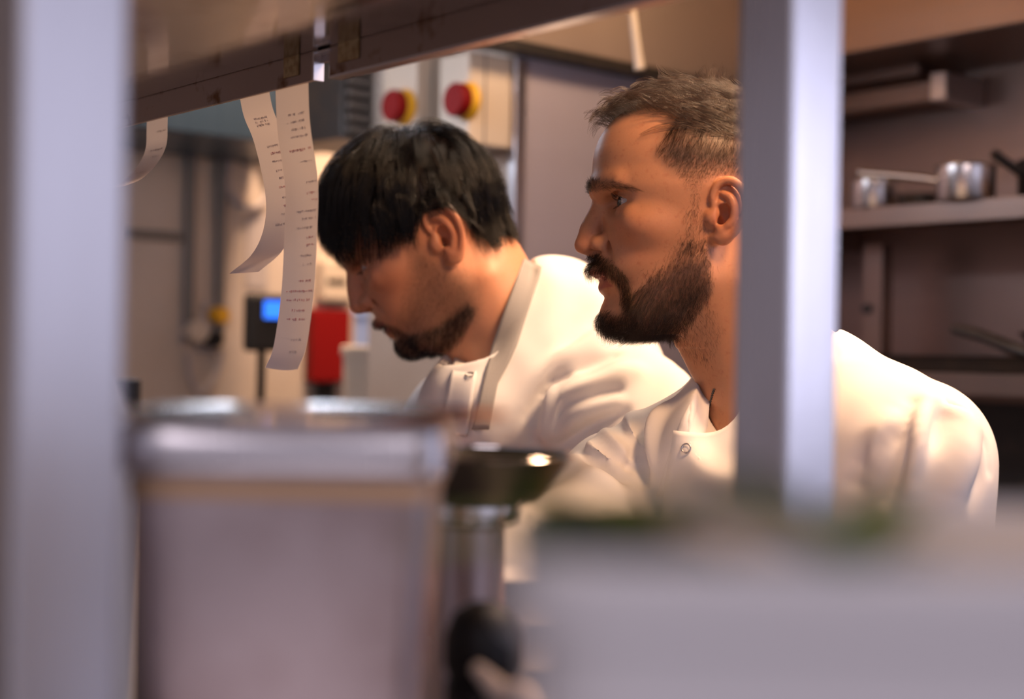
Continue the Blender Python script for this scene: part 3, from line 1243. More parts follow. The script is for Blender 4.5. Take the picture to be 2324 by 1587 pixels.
M['jacket'] = mat('jacket', (0.80, 0.77, 0.76), 0.85, spec=0.2, bump=(1500, 0.12, 0.0006))
M['apron_grey'] = mat('apron_grey', (0.34, 0.32, 0.31), 0.9, spec=0.2, bump=(700, 0.3, 0.001))
M['trousers'] = mat('trousers', (0.03, 0.03, 0.035), 0.9)
M['shoe'] = mat('shoe', (0.015, 0.015, 0.015), 0.4)
M['stud'] = mat('stud', (0.55, 0.52, 0.52), 0.3, metal=1)
M['chain_dark'] = mat('chain_dark', (0.12, 0.11, 0.11), 0.35, metal=1)


def both(*vq):
    """one search tree over several meshes"""
    V_, Q_, n = [], [], 0
    for v, q in vq:
        V_ += [tuple(map(float, x)) for x in v]
        Q_ += [tuple(int(i) + n for i in x) for x in q]
        n += len(v)
    return BVHTree.FromPolygons(V_, Q_)

# ================================================================ the bearded cook in the middle (right)
HR = head_matrix(Vector((0.1785, 1.351, 1.540)), math.radians(4), 0, 0, 0.965)
head_r = dict(
    skull=dict(c=(8, 0, 48), r=(97, 75, 80)),
    front=dict(c=(26, 0, 64), r=(79, 63, 60)),
    face=[(60, 82, 5, -40, 46), (46, 101, 8, -60, 62), (33, 104.5, 8, -60, 69), (19, 101, 10, -50, 68), (0, 99, 12, -30, 67),
          (-18, 100, 12, -20, 65), (-31, 103, 12, -16, 62), (-45, 104, 12, -14, 59), (-55, 101, 12, -12, 56), (-64, 96, 12, -10, 53),
          (-76, 90, 14, -8, 49), (-91, 90, 18, -4, 42), (-100, 81, 22, 0, 34), (-107, 66, 26, 6, 24)],
    p=2.3,
    neck=[((-24, 0, -20), 52), ((-36, 0, -85), 51), ((-60, 0, -145), 51), ((-76, 0, -205), 56), ((-86, 0, -250), 68)],
    extra=[((11, 0, -112), (-4, 0, -134), 12, 12, 14),
           ((-30, 50, -60), (-44, 22, -200), 8, 8, 16), ((-30, -50, -60), (-44, -22, -200), 8, 8, 16)],
    eye=(77.5, 33, 18), lid=(5.6, 4.8), brow=(101, 34),
    nose=dict(bridge=[(95, 0, 24), (100.5, 0, 14), (107, 0, 1), (112.5, 0, -13)], rad=[7.5, 7.0, 7.3, 8.5],
              tip=(116, 0, -21), tipr=(10, 10, 9), wing=(100, 13, -20.5), wingr=(11.5, 7, 9)),
    mouth=(94, 24, -53.5), lips=((109, -47.5), (100, -62)), gape=2.2,
    chin=(83, 0, -89), chinr=(15, 19, 15),
    ear=dict(o=(1, -3, 3), sc=0.92, tilt=math.radians(2), wide=0.93),
)
fr = Field((-112, -98, -235), (140, 98, 142), 1.3)
build_head(fr, head_r)
fr.F *= 0.001
fr.h *= 0.001
fr.lo = fr.lo * 0.001
vr, qr = fr.mesh()
vr = relax(vr, qr, 1, 0.4)


ROOT_R = Vector((0.24, 1.42, 0.0))


tr = tint_head(vr, HR, head_r, (0.58, 0.275, 0.145), (0.54, 0.175, 0.09), (0.38, 0.10, 0.08), masks=[
    ([(1545, 235), (1505, 315), (1492, 345), (1530, 385), (1620, 380), (1760, 400), (1960, 560), (2000, 300), (1850, 100), (1560, 60)], 50, 0.85, (0.10, 0.06, 0.04)),  # dark scalp: hair roots, plus shade between strands put into the colour
    ([(1378, 288), (1400, 268), (1470, 248), (1545, 262), (1900, 320), (2000, 200), (1700, 60), (1400, 100), (1340, 230)], 12, 0.8, (0.08, 0.05, 0.03)),
    ([(1345, 725), (1420, 712), (1440, 670), (1500, 630), (1560, 590), (1604, 590), (1610, 660), (1550, 735), (1470, 800), (1380, 800)], 30, 0.75, (0.07, 0.04, 0.03)),
])
b_ = v3(-0.5, -0.866, 0)
l_ = v3(0.866, -0.5, 0)
NR = v3(0.240, 1.365, 1.350)
SR = dict(
    fwd=b_, left=l_, N=NR, L=v3(0.362, 1.277, 1.325), R=v3(0.112, 1.430, 1.262),
    chest=v3(0.245, 1.375, 1.10), cr=(0.185, 0.125, 0.30), hips=v3(0.27, 1.43, 0.86),
    extra=[(v3(0.262, 1.385, 1.425), v3(0.350, 1.30, 1.338), 0.050, 0.060, 0.05), (v3(0.210, 1.40, 1.345), v3(0.130, 1.425, 1.285), 0.044, 0.052, 0.04)],
    armL=(v3(0.362, 1.277, 1.315), v3(0.385, 1.220, 1.055), v3(0.17, 1.03, 1.215)),
    armR=(v3(0.112, 1.430, 1.262), v3(0.010, 1.200, 1.225), v3(-0.140, 1.195, 1.215)),
    point=v3(-0.8, -0.35, -0.12), back=v3(0, 0, 1),
    collar=[(v3(0.215, 1.325, 1.335), v3(0.268, 1.42, 1.405), 0.068, 0.060, 0.02)],
    hole=[(v3(0.236, 1.37, 1.37), v3(0.262, 1.375, 1.52), 0.060, 0.064, 0.006), (v3(0.196, 1.275, 1.350), v3(0.236, 1.34, 1.41), 0.034, 0.058, 0.008)],
    folds=[
        ([(1588, 852), (1525, 866), (1475, 890), (1440, 925)], 0.010, 0.020),
        ([(1366, 955), (1378, 990), (1402, 1020), (1428, 1045)], 0.010, 0.011),
        ([(1446, 900), (1434, 950), (1446, 1005)], 0.007, 0.010),
        ([(1325, 985), (1350, 1018), (1386, 1062)], 0.009, 0.011),
        ([(1505, 930), (1490, 985), (1484, 1070)], 0.007, 0.011),
        ([(1300, 1045), (1340, 1080), (1390, 1110)], 0.006, 0.013),
        ([(1540, 885), (1482, 916), (1468, 956), (1460, 1010), (1464, 1090)], -0.010, 0.009),
        ([(1466, 884), (1424, 936), (1424, 972), (1427, 1060)], -0.008, 0.005),
        ([(1350, 985), (1384, 1030), (1424, 1056)], -0.008, 0.006),
        ([(1320, 1030), (1360, 1070), (1410, 1090)], -0.006, 0.007),
        ([(2100, 915), (2086, 980), (2074, 1050), (2056, 1140)], 0.007, 0.012),
        ([(2074, 922), (2056, 985), (2043, 1051), (2014, 1140)], -0.008, 0.007),
        ([(2040, 930), (2000, 985), (1960, 1060)], 0.006, 0.014),
        ([(2010, 990), (1968, 1030), (1945, 1090)], -0.007, 0.010),
        ([(2127, 866), (2145, 910), (2189, 941), (2233, 989), (2246, 1073)], -0.003, 0.0035),
        ([(2136, 915), (2175, 935), (2215, 985)], 0.004, 0.010),
        ([(2136, 923), (2127, 985), (2078, 1086)], -0.005, 0.007),
        ([(2190, 960), (2190, 1040), (2170, 1130)], 0.005, 0.014),
        ([(2230, 1010), (2225, 1080), (2205, 1140)], -0.004, 0.007),
    ],
)
bv, bq, nh = make_body(SR, vr, qr, HR)
tr = np.concatenate([tr, np.tile(np.array((0.58, 0.275, 0.145)), (len(bv) - nh, 1))])
chef_r = person('person', ROOT_R, bv, bq, M['skin_light'], tr, 'bearded cook with short brown hair and open white jacket, gazing left across the pass')
jacket_r, (bvh_r, bvh_r0), jv, jq = make_jacket('jacket', SR, chef_r, ROOT_R, M['jacket'])
make_trousers(SR, chef_r, ROOT_R, M['trousers'], M['shoe'])
flap, fp, fn = patch('jacket_flap', bvh_r0, [(1528, 977), (1520, 1030), (1508, 1100), (1500, 1180), (1495, 1260)],
                     [(1720, 880), (1720, 1000), (1720, 1090), (1720, 1180), (1720, 1260)], 0.006, 0.003, M['jacket'], jacket_r, ROOT_R, 14, 26,
                     top=[(1528, 977), (1570, 982), (1612, 983), (1645, 972), (1672, 945), (1690, 905), (1720, 880)])
i_, j_ = np.unravel_index(((view_px(fp.reshape(-1, 3)) - [1557, 1018]) ** 2).sum(1).argmin(), fp.shape[:2])
tube_ring('press_stud', np.array(V(1557, 1018, fp[i_, j_, 1] - 0.001)), fn[i_, j_], 0.0042, 0.0008, M['stud'], jacket_r, ROOT_R)
body_bvh = both((bv, bq))
lk = [cast(p, body_bvh) for p in ((1620, 884), (1617, 893), (1611, 915), (1606, 938), (1603, 962), (1606, 990))]
lk = np.array([p for p in lk if p is not None])
if len(lk) > 2:
    sd_ = np.r_[0, np.cumsum(np.linalg.norm(np.diff(lk, axis=0), axis=1))]
    um = np.arange(0, sd_[-1], 0.0024)
    lp = np.stack([np.interp(um, sd_, lk[:, i]) for i in range(3)], 1) - np.array([0.0, 0.0012, 0.0]) - np.array(ROOT_R)

    def links(bm):
        for i in range(len(lp) - 1):
            a_, b2_ = Vector(lp[i]), Vector(lp[i + 1])
            r_1 = bmesh.ops.create_icosphere(bm, subdivisions=2, radius=0.0011)
            for v_ in r_1['verts']:
                v_.co = a_ + Vector((v_.co.x * 1.3, v_.co.y, v_.co.z * 0.8))
            bm_tube(bm, [a_, b2_], 0.0005, 6)
    made('necklace', links, M['chain_dark'], chef_r, smooth=True)
patch('collar_facing', bvh_r0, [(1588, 866), (1572, 905), (1545, 955), (1515, 1040), (1490, 1125)], [(1600, 868), (1611, 905), (1606, 975), (1560, 1045), (1530, 1125)],
      0.003, 0.002, M['jacket'], jacket_r, ROOT_R, 8, 20)
LR = Matrix.Translation(-ROOT_R) @ HR
eyeballs(chef_r, LR, head_r['eye'], (0.2, 0.0))


# ---- hair of the bearded cook
SIDE = [(1545, 248), (1505, 318), (1490, 345), (1512, 370), (1545, 398), (1568, 428), (1592, 412), (1620, 398), (1700, 398), (1735, 470), (1765, 560),
        (1840, 640), (1960, 600), (2000, 300), (1850, 150), (1560, 150)]
TOP = [(1378, 288), (1400, 268), (1470, 250), (1530, 262), (1560, 300), (1700, 325), (1900, 340), (2000, 200), (1700, 60), (1400, 100), (1340, 230)]
sp = lambda v: side_px(HR, v)
w_top = mask_px(TOP, HR, vr, 6)
w_side = mask_px(SIDE, HR, vr, 8) * (1 - 0.6 * w_top) * np.clip((vr[:, 2] + 0.115) * 50, 0, 1) * (np.abs(vr[:, 1]) < 0.0785)
headhair('hair', fr, vr, qr, HR, LR, w_top, 7500, M['hair_brown'], chef_r,
         lambda p, t, i: np.stack([np.full(len(p), 1.0), 5 * p[:, 1] * (1 - t) - np.sign(p[:, 1]) * 0.15, 0.35 + 8 * np.clip(p[:, 0] - 0.06, 0, 0.06) * (1 - 1.3 * t)], 1),
         lambda r, g: (0.030 + 0.018 * g.random(len(r))) * np.clip(1.15 - 4 * np.clip(r[:, 0] - 0.04, 0, 1), 0.7, 1.1),
         height=lambda r, g: (0.003 + 0.017 * g.random(len(r)) ** 0.8) * (1 + 8 * np.clip(r[:, 0] - 0.02, 0, 0.07)) * np.clip((r[:, 2] - 0.07) / 0.04, 0.3, 1),
         npt=9, seed=5, jit=0.16, cl=(30, 0.90), radius=0.00008, curl=0.14, soft=12,
         keep=[(1318, 268), (1334, 218), (1385, 182), (1450, 162), (1484, 156), (1560, 172), (1640, 160), (1710, 172), (1860, 215), (1990, 330), (1990, 500), (1480, 420), (1440, 330), (1350, 300)])


def side_len(r, g):
    y = sp(r)[:, 1]
    return np.interp(y, [200, 265, 300, 340, 380, 420, 600], [0.030, 0.024, 0.014, 0.008, 0.0035, 0.002, 0.002]) * (0.8 + 0.4 * g.random(len(r)))


headhair('hair', fr, vr, qr, HR, LR, w_side, 13000, M['hair_side'], chef_r, dirn(0.38, 0, -1), side_len,
         lift=lambda r, g: np.clip(0.10 + 0.5 * (0.012 - side_len(r, g)) / 0.012, 0.10, 0.42), npt=7, seed=6, jit=0.18, cl=(10, 0.45), radius=0.000045)
headhair('hair', fr, vr, qr, HR, LR, mask_px([(1500, 335), (1700, 330), (1720, 420), (1640, 402), (1600, 408), (1576, 440), (1552, 405)], HR, vr, 24) * (np.abs(vr[:, 1]) < 0.0785), 9000,
         M['beard_brown'], chef_r, dirn(0.3, 0, -1), lambda r, g: np.interp(sp(r)[:, 1], [330, 420], [0.004, 0.0018]) * (0.8 + 0.4 * g.random(len(r))),
         lift=lambda r, g: 0.25 + 0.2 * g.random(len(r)), npt=4, seed=61, jit=0.15, radius=0.00003)
BEARD = [(1356, 712), (1385, 704), (1416, 718), (1430, 672), (1450, 655), (1490, 615), (1535, 582), (1548, 545), (1600, 545), (1612, 590), (1617, 640),
         (1610, 675), (1560, 738), (1525, 768), (1470, 800), (1380, 800), (1335, 745)]
BURN = [(1590, 430), (1574, 442), (1556, 500), (1535, 570), (1602, 570), (1604, 520), (1588, 470)]
CHEEK = [(1535, 560), (1460, 625), (1432, 690), (1560, 700), (1612, 640), (1606, 560)]
MOUST = [(1330, 580), (1348, 571), (1385, 588), (1420, 622), (1434, 668), (1428, 712), (1412, 695), (1408, 655), (1392, 634), (1365, 619), (1338, 622), (1318, 614)]
w_b = mask_px(BEARD, HR, vr, 10) * (1 - 0.55 * mask_px([(1450, 640), (1550, 570), (1612, 600), (1600, 640), (1470, 690)], HR, vr, 30))


def beard_len(r, g):
    p = sp(r)
    a = np.interp(p[:, 1], [540, 600, 650, 700, 740, 780], [0.005, 0.007, 0.010, 0.015, 0.019, 0.016])
    return a * np.interp(p[:, 0], [1350, 1420, 1520, 1600], [1.15, 1.05, 0.75, 0.6]) * (0.75 + 0.5 * g.random(len(r)))


def beard_flow(p, t, i):
    f = np.clip((p[:, 0] - 0.03) / 0.06, 0, 1)
    return np.stack([0.15 + 0.35 * f, 0.2 * np.sign(p[:, 1]) * (1 - f), np.full(len(p), -1.0)], 1)


headhair('beard', fr, vr, qr, HR, LR, w_b, 12000, M['beard_brown'], chef_r, beard_flow, beard_len, lift=lambda r, g: 0.30 + 0.25 * g.random(len(r)),
         npt=7, seed=7, jit=0.28, cl=(12, 0.35), radius=0.00006, curl=0.35)
headhair('beard', fr, vr, qr, HR, LR, mask_px(BURN, HR, vr, 14) + 0.35 * mask_px(CHEEK, HR, vr, 40), 1100, M['beard_brown'], chef_r, dirn(0.1, 0, -1),
         lambda r, g: 0.005 + 0.004 * g.random(len(r)), lift=lambda r, g: 0.10 + 0.15 * g.random(len(r)), npt=6, seed=8, jit=0.3, radius=0.00005, curl=0.4)
headhair('beard', fr, vr, qr, HR, LR, mask_px([(1530, 765), (1612, 690), (1640, 750), (1610, 835), (1560, 805)], HR, vr, 14), 700, M['beard_brown'], chef_r,
         dirn(-0.35, 0, -1), lambda r, g: 0.003 + 0.003 * g.random(len(r)), lift=lambda r, g: 0.15 + 0.15 * g.random(len(r)), npt=5, seed=9, jit=0.3, radius=0.00005)
headhair('moustache', fr, vr, qr, HR, LR, mask_px(MOUST, HR, vr, 5) * (vr[:, 0] > 0.06), 3800, M['beard_brown'], chef_r,
         lambda p, t, i: np.stack([0.25 - 8 * np.abs(p[:, 1]), 18 * p[:, 1], np.full(len(p), -1.0)], 1),
         lambda r, g: 0.006 + 0.006 * g.random(len(r)), lift=lambda r, g: 0.35 + 0.25 * g.random(len(r)), npt=6, seed=10, jit=0.2, cl=(10, 0.3), radius=0.000055, curl=0.2)
BROW = [(1330, 416), (1345, 409), (1400, 413), (1440, 425), (1453, 434), (1430, 432), (1385, 426), (1350, 436), (1330, 436)]
headhair('eyebrow', fr, vr, qr, HR, LR, mask_px(BROW, HR, vr, 6) * (vr[:, 0] > 0.05), 1300, M['beard_brown'], chef_r,
         lambda p, t, i: np.stack([-0.25 - 6 * np.abs(p[:, 1]), np.sign(p[:, 1]) * 1.0, 0.35 - 18 * np.clip(np.abs(p[:, 1]) - 0.02, 0, 1)], 1),
         lambda r, g: 0.006 + 0.004 * g.random(len(r)), lift=lambda r, g: 0.25 + 0.2 * g.random(len(r)), npt=5, seed=12, jit=0.15, radius=0.00005)


lashes(head_r, LR, chef_r, M['beard_brown'])

# ================================================================ the black haired cook behind him (left)
HL = head_matrix(Vector((-0.0727 * 1.055, 1.58 * 1.055, CAM_Z + 0.1169 * 1.055)), math.radians(2), math.radians(26), 0, 1.055)
head_l = dict(
    skull=dict(c=(18, 0, 48), r=(94, 79, 84)),
    front=dict(c=(34, 0, 62), r=(79, 66, 64)),
    face=[(60, 88, 8, -40, 50), (46, 107, 10, -55, 66), (33, 111, 10, -55, 71), (19, 110, 12, -50, 71), (0, 107, 14, -30, 71),
          (-18, 107, 14, -20, 69), (-31, 108, 14, -16, 66), (-45, 108, 14, -14, 63), (-56, 104, 14, -12, 60), (-65, 99, 14, -10, 57),
          (-76, 94, 16, -8, 53), (-88, 92, 18, -4, 46), (-97, 83, 22, 0, 37), (-104, 66, 26, 6, 26)],
    p=2.35,
    neck=[((-8, 0, -20), 55), ((-8, 0, -80), 54), ((-12, 0, -130), 56), ((-18, 0, -190), 58)],
    extra=[((-20, 52, -55), (6, 22, -190), 9, 8, 16), ((-20, -52, -55), (6, -22, -190), 9, 8, 16)],
    eye=(86, 34, 9), lid=(0.4, 1.5), brow=(104, 30),
    nose=dict(bridge=[(102, 0, 22), (106, 0, 12), (110.5, 0, 1), (116, 0, -12)], rad=[8, 7.5, 8, 9],
              tip=(118, 0, -21), tipr=(11, 12, 9.5), wing=(105, 15, -22), wingr=(11.5, 8, 9.5)),
    mouth=(97, 24, -54), lips=((112, -49), (104, -62)), gape=0.9,
    chin=(84, 0, -84), chinr=(15, 20, 15),
    ear=dict(o=(8, 0, 1), sc=1.05, tilt=math.radians(-2), wide=0.92),
)
fl = Field((-112, -104, -200), (148, 104, 146), 1.5)
build_head(fl, head_l)
fl.F *= 0.001
fl.h *= 0.001
fl.lo = fl.lo * 0.001
vl, ql = fl.mesh()
vl = relax(vl, ql, 1, 0.4)
HAIR_L = [(716, 430), (742, 345), (800, 292), (870, 254), (940, 247), (1010, 268), (1080, 318), (1132, 385), (1158, 460), (1166, 545), (1110, 560), (1080, 550),
          (1062, 522), (1045, 492), (1010, 474), (975, 480), (955, 502), (940, 552), (900, 550), (865, 578), (800, 596), (770, 590), (728, 540)]
GOAT = [(872, 765), (895, 775), (905, 768), (940, 758), (1000, 738), (1060, 690), (1080, 700), (1045, 770), (1000, 802), (930, 816), (885, 800)]
STUB = [(940, 550), (985, 590), (1010, 600), (1050, 620), (1085, 650), (1080, 715), (1000, 760), (930, 770), (915, 740), (922, 690), (934, 640), (928, 590)]
MOU_L = [(826, 730), (850, 726), (900, 744), (938, 765), (948, 792), (925, 792), (905, 765), (870, 748), (830, 747)]
SCALP_L = [(700, 430), (735, 340), (900, 200), (1200, 300), (1175, 530), (1110, 545), (1080, 535), (1050, 490), (1010, 470), (960, 485), (930, 530), (880, 520), (800, 500), (740, 520)]
tl = tint_head(vl, HL, head_l, (0.60, 0.285, 0.165), (0.55, 0.175, 0.09), (0.40, 0.13, 0.10), masks=[
    (SCALP_L, 8, 0.95, (0.012, 0.009, 0.008)), (STUB, 40, 0.55, (0.12, 0.07, 0.05)), (GOAT, 20, 0.6, (0.05, 0.03, 0.022)), (MOU_L, 10, 0.5, (0.06, 0.035, 0.03))])
ROOT_L = Vector((0.06, 1.72, 0.0))
b_ = v3(-0.707, -0.707, 0)
l_ = v3(0.707, -0.707, 0)
NL = v3(0.012, 1.667, 1.395)
SL = dict(
    fwd=b_, left=l_, N=NL, L=v3(0.145, 1.575, 1.338), R=v3(-0.065, 1.775, 1.320),
    chest=v3(0.030, 1.725, 1.14), cr=(0.19, 0.135, 0.29), hips=v3(0.15, 1.82, 0.86),
    extra=[(v3(0.068, 1.708, 1.434), v3(0.13, 1.62, 1.355), 0.062, 0.070, 0.05), (v3(0.070, 1.715, 1.432), v3(-0.02, 1.79, 1.36), 0.056, 0.058, 0.05),
           (v3(0.09, 1.74, 1.40), v3(0.14, 1.80, 1.15), 0.075, 0.10, 0.08)],
    armL=(v3(0.145, 1.575, 1.328), v3(0.03, 1.60, 1.09), v3(-0.17, 1.42, 1.215)),
    armR=(v3(-0.065, 1.775, 1.315), v3(-0.18, 1.70, 1.09), v3(-0.34, 1.50, 1.215)),
    point=v3(-0.75, -0.55, -0.12), back=v3(0, 0, 1),
    collar=[(v3(-0.034, 1.618, 1.348), v3(0.046, 1.685, 1.458), 0.074, 0.074, 0.02)],
    hole=[(v3(0.004, 1.667, 1.420), v3(-0.065, 1.667, 1.57), 0.056, 0.060, 0.006), (v3(-0.040, 1.615, 1.415), v3(-0.06, 1.60, 1.52), 0.040, 0.060, 0.01)],
    folds=[
        ([(1335, 690), (1262, 755), (1195, 825), (1150, 900)], 0.008, 0.014),
        ([(1290, 745), (1214, 815), (1160, 885)], -0.007, 0.009),
        ([(1420, 745), (1330, 795), (1245, 848), (1185, 915)], 0.008, 0.014),
        ([(1390, 805), (1300, 842), (1240, 880), (1195, 940)], -0.007, 0.009),
        ([(1300, 850), (1262, 885), (1245, 930), (1228, 990)], 0.007, 0.009),
        ([(1284, 860), (1250, 893), (1232, 930), (1210, 990)], -0.009, 0.007),
        ([(1440, 845), (1350, 878), (1275, 915), (1240, 990)], 0.007, 0.012),
        ([(1400, 885), (1301, 908), (1258, 945), (1230, 1000)], -0.007, 0.007),
        ([(1414, 935), (1341, 961), (1276, 1005)], -0.006, 0.008),
        ([(1400, 915), (1320, 940), (1268, 985)], 0.006, 0.010),
        ([(1040, 830), (1020, 880), (1000, 930)], 0.005, 0.009),
        ([(1025, 830), (1000, 880), (975, 930)], -0.006, 0.007),
        ([(1085, 820), (1060, 880), (1040, 940)], -0.005, 0.006),
        ([(960, 850), (940, 900), (915, 930)], -0.006, 0.010),
    ],
)
bv, bq, nh = make_body(SL, vl, ql, HL)
tl = np.concatenate([tl, np.tile(np.array((0.60, 0.285, 0.165)), (len(bv) - nh, 1))])
chef_l = person('person', ROOT_L, bv, bq, M['skin_tan'], tl, 'black haired cook in white jacket and grey apron strap, head bowed over his work')
jacket_l, (bvh_l, bvh_l0), jv, jq = make_jacket('jacket', SL, chef_l, ROOT_L, M['jacket'])
make_trousers(SL, chef_l, ROOT_L, M['trousers'], M['shoe'])
patch('apron_strap', both((jv, jq), (bv, bq)), [(1190, 587), (1166, 651), (1147, 699), (1129, 748), (1117, 781), (1102, 847), (1087, 911), (1070, 975)],
      [(1228, 604), (1221, 634), (1207, 680), (1192, 724), (1174, 780), (1153, 826), (1130, 870), (1110, 975)], 0.006, 0.002, M['apron_grey'], chef_l, ROOT_L, 8, 30)
pl, pp, pn = patch('button_placket', bvh_l, [(1035, 800), (1020, 860), (1005, 930), (995, 990)], [(1085, 800), (1080, 860), (1068, 930), (1060, 990)], 0.005, 0.002, M['jacket'], jacket_l, ROOT_L, 8, 20)
for bx_, by_ in ((1066, 850), (1008, 823)):
    i_, j_ = np.unravel_index(((view_px(pp.reshape(-1, 3)) - [bx_, by_]) ** 2).sum(1).argmin(), pp.shape[:2])
    tube_ring('press_stud', np.array(V(bx_, by_, pp[i_, j_, 1] - 0.001)), pn[i_, j_], 0.0044, 0.0010, M['stud'], jacket_l, ROOT_L)
LL = Matrix.Translation(-ROOT_L) @ HL
eyeballs(chef_l, LL, head_l['eye'], (0.0, 0.55))
spl = lambda v: side_px(HL, v)


WHORL = np.array([-0.012, 0.012, 0.140])


def flow_l(p, t, i):
    d = p - WHORL
    d = d / np.maximum(np.linalg.norm(d, axis=1, keepdims=True), 0.01)
    d = d + np.array([0.45, 0, -0.85]) * (0.25 + 0.55 * t)
    return d.astype(np.float32)


def hair_l(n, seed, hmin, hmax, cl):
    rng = np.random.default_rng(seed)
    w = mask_px(SCALP_L, HL, vl, 4)
    r = scatter(vl, ql, w, n, rng)
    fr_ = np.clip((r[:, 0] - 0.0) / 0.08, 0, 1)
    L = (0.055 + 0.055 * fr_) * (0.75 + 0.4 * rng.random(n))
    hgt = hmin + (hmax - hmin) * rng.random(n)
    hgt = hgt * np.interp(r[:, 2], [-0.03, 0.03, 0.08], [0.45, 0.7, 1.0])
    S = grow(fl, r, flow_l, L.astype(np.float32), None, 13, hgt.astype(np.float32), 0.10, rng)
    S = clump(S, n // cl, 0.85, rng, 0.8)
    S = trim(S, HL, HAIR_L, rng, 7)
    A = xf(LL, S.reshape(-1, 3)).reshape(S.shape)
    return list(A)


strands('hair', hair_l(11000, 21, 0.002, 0.014, 30) + hair_l(8000, 22, 0.009, 0.020, 45), 0.00013, M['hair_black'], chef_l, 0.3)
headhair('beard', fl, vl, ql, HL, LL, mask_px(GOAT, HL, vl, 12), 6000, M['hair_black'], chef_l, dirn(0.55, 0, -0.8),
         lambda r, g: 0.005 + 0.005 * g.random(len(r)), lift=lambda r, g: 0.3 + 0.25 * g.random(len(r)), npt=5, seed=23, jit=0.25, radius=0.00007)
headhair('beard', fl, vl, ql, HL, LL, mask_px(STUB, HL, vl, 50), 7000, M['hair_black'], chef_l, dirn(0.3, 0, -1),
         lambda r, g: 0.002 + 0.0025 * g.random(len(r)), lift=lambda r, g: 0.3 + 0.25 * g.random(len(r)), npt=4, seed=24, jit=0.25, radius=0.000032)
headhair('moustache', fl, vl, ql, HL, LL, mask_px(MOU_L, HL, vl, 6), 900, M['hair_black'], chef_l,
         lambda p, t, i: np.stack([0.2 - 8 * np.abs(p[:, 1]), 18 * p[:, 1], np.full(len(p), -1.0)], 1),
         lambda r, g: 0.004 + 0.003 * g.random(len(r)), lift=lambda r, g: 0.3 + 0.2 * g.random(len(r)), npt=5, seed=25, jit=0.2, radius=0.00006)
headhair('eyebrow', fl, vl, ql, HL, LL, mask_px([(775, 605), (800, 590), (860, 575), (875, 585), (830, 602), (795, 618)], HL, vl, 8), 700, M['hair_black'], chef_l,
         lambda p, t, i: np.stack([-0.25 - 6 * np.abs(p[:, 1]), np.sign(p[:, 1]) * 1.0, 0.2 + 0 * p[:, 1]], 1),
         lambda r, g: 0.006 + 0.003 * g.random(len(r)), lift=lambda r, g: 0.2 + 0.2 * g.random(len(r)), npt=4, seed=26, jit=0.15, radius=0.00006)
lashes(head_l, LL, chef_l, M['hair_black'], 50, 0.7)


# ================================================================ the pass and its overshelf
ZC = 1.15          # counter top
ctr = empty('pass_counter', (-0.3, -0.2, 0), 'long stainless steel pass counter the containers and overshelf posts stand on', 'counter')
box('worktop', (-1.4, -0.49, ZC - 0.04), (1.4, 0.14, ZC), M['steel'], ctr, 0.004)
box('cabinet', (-1.38, -0.46, 0.10), (1.38, 0.10, ZC - 0.04), M['steel'], ctr)
box('plinth', (-1.36, -0.42, 0.0), (1.36, 0.06, 0.10), M['black_plastic'], ctr)

g0 = Vector((0, 0, 0))
gan = empty('pass_gantry', (0, -0.2, ZC), 'steel overshelf on square posts above the pass, paper tickets hanging from its lip', 'shelf')
gan_in = Vector(gan.location)


def gbox(name, lo, hi, m, bev=0.0, parent=None, label=None):
    o = box(name, Vector(lo) - gan_in, Vector(hi) - gan_in, m, parent or gan, bev)
    if label:
        o['label'] = label
    return o


ZU = 1.670         # underside of the shelf
ZL = 1.645         # bottom of its lip
pc_r = P(1793, 540, 0.75)
pc_l = P(37, 700, 0.525)
PW, PD = 0.038, 0.043
for c in (pc_r, pc_l):
    gbox('post', (c.x - PW, c.y, ZC), (c.x, c.y + PD, ZU), M['steel_bright'], 0.0025)
for y in (pc_r.y, pc_l.y):
    gbox('post', (-1.36, y, ZC), (-1.36 + PW, y + PD, ZU), M['steel_bright'], 0.0025)
gbox('shelf_panel', (-1.45, pc_l.y - 0.03, ZU), (pc_r.x + 0.05, 0.0, ZU + 0.03), M['steel_shelf'], 0.002)
xa, xb = PY(719, 187, 0.0).x, PY(746, 181, 0.0).x
gbox('lip', (-1.45, 0.0, ZL), (xa, 0.0035, ZU + 0.03), M['steel_lip'], 0.0008, label='left length of rust stained ticket lip')
gbox('lip', (xb, 0.0, ZL), (pc_r.x + 0.05, 0.0035, ZU + 0.03), M['steel_lip'], 0.0008, label='right length of ticket lip with a turned out foot')
gbox('lip_foot', (xb, 0.0, ZL - 0.0015), (pc_r.x + 0.05, 0.012, ZL + 0.0005), M['steel_bright'])
gbox('lip_tab', (xa - 0.001, -0.004, ZL - 0.001), (xa + 0.0015, 0.006, ZU - 0.002), M['steel_bright'])
gbox('lip_tab', (xa, -0.002, ZU - 0.004), (xb + 0.002, 0.004, ZU - 0.002), M['steel_bright'])
gbox('lip_backing', (xa - 0.02, 0.0036, ZL + 0.014), (xb + 0.02, 0.006, ZU + 0.03), M['steel_lip'])
for px, py, w in ((660, 150, 0.024), (790, 112, 0.030)):
    c = PY(px, py, -0.0012)
    gbox('tape_patch', (c.x - w / 2, -0.0012, c.z - 0.009), (c.x + w / 2, 0.0, c.z + 0.009), M['rust_tape'])

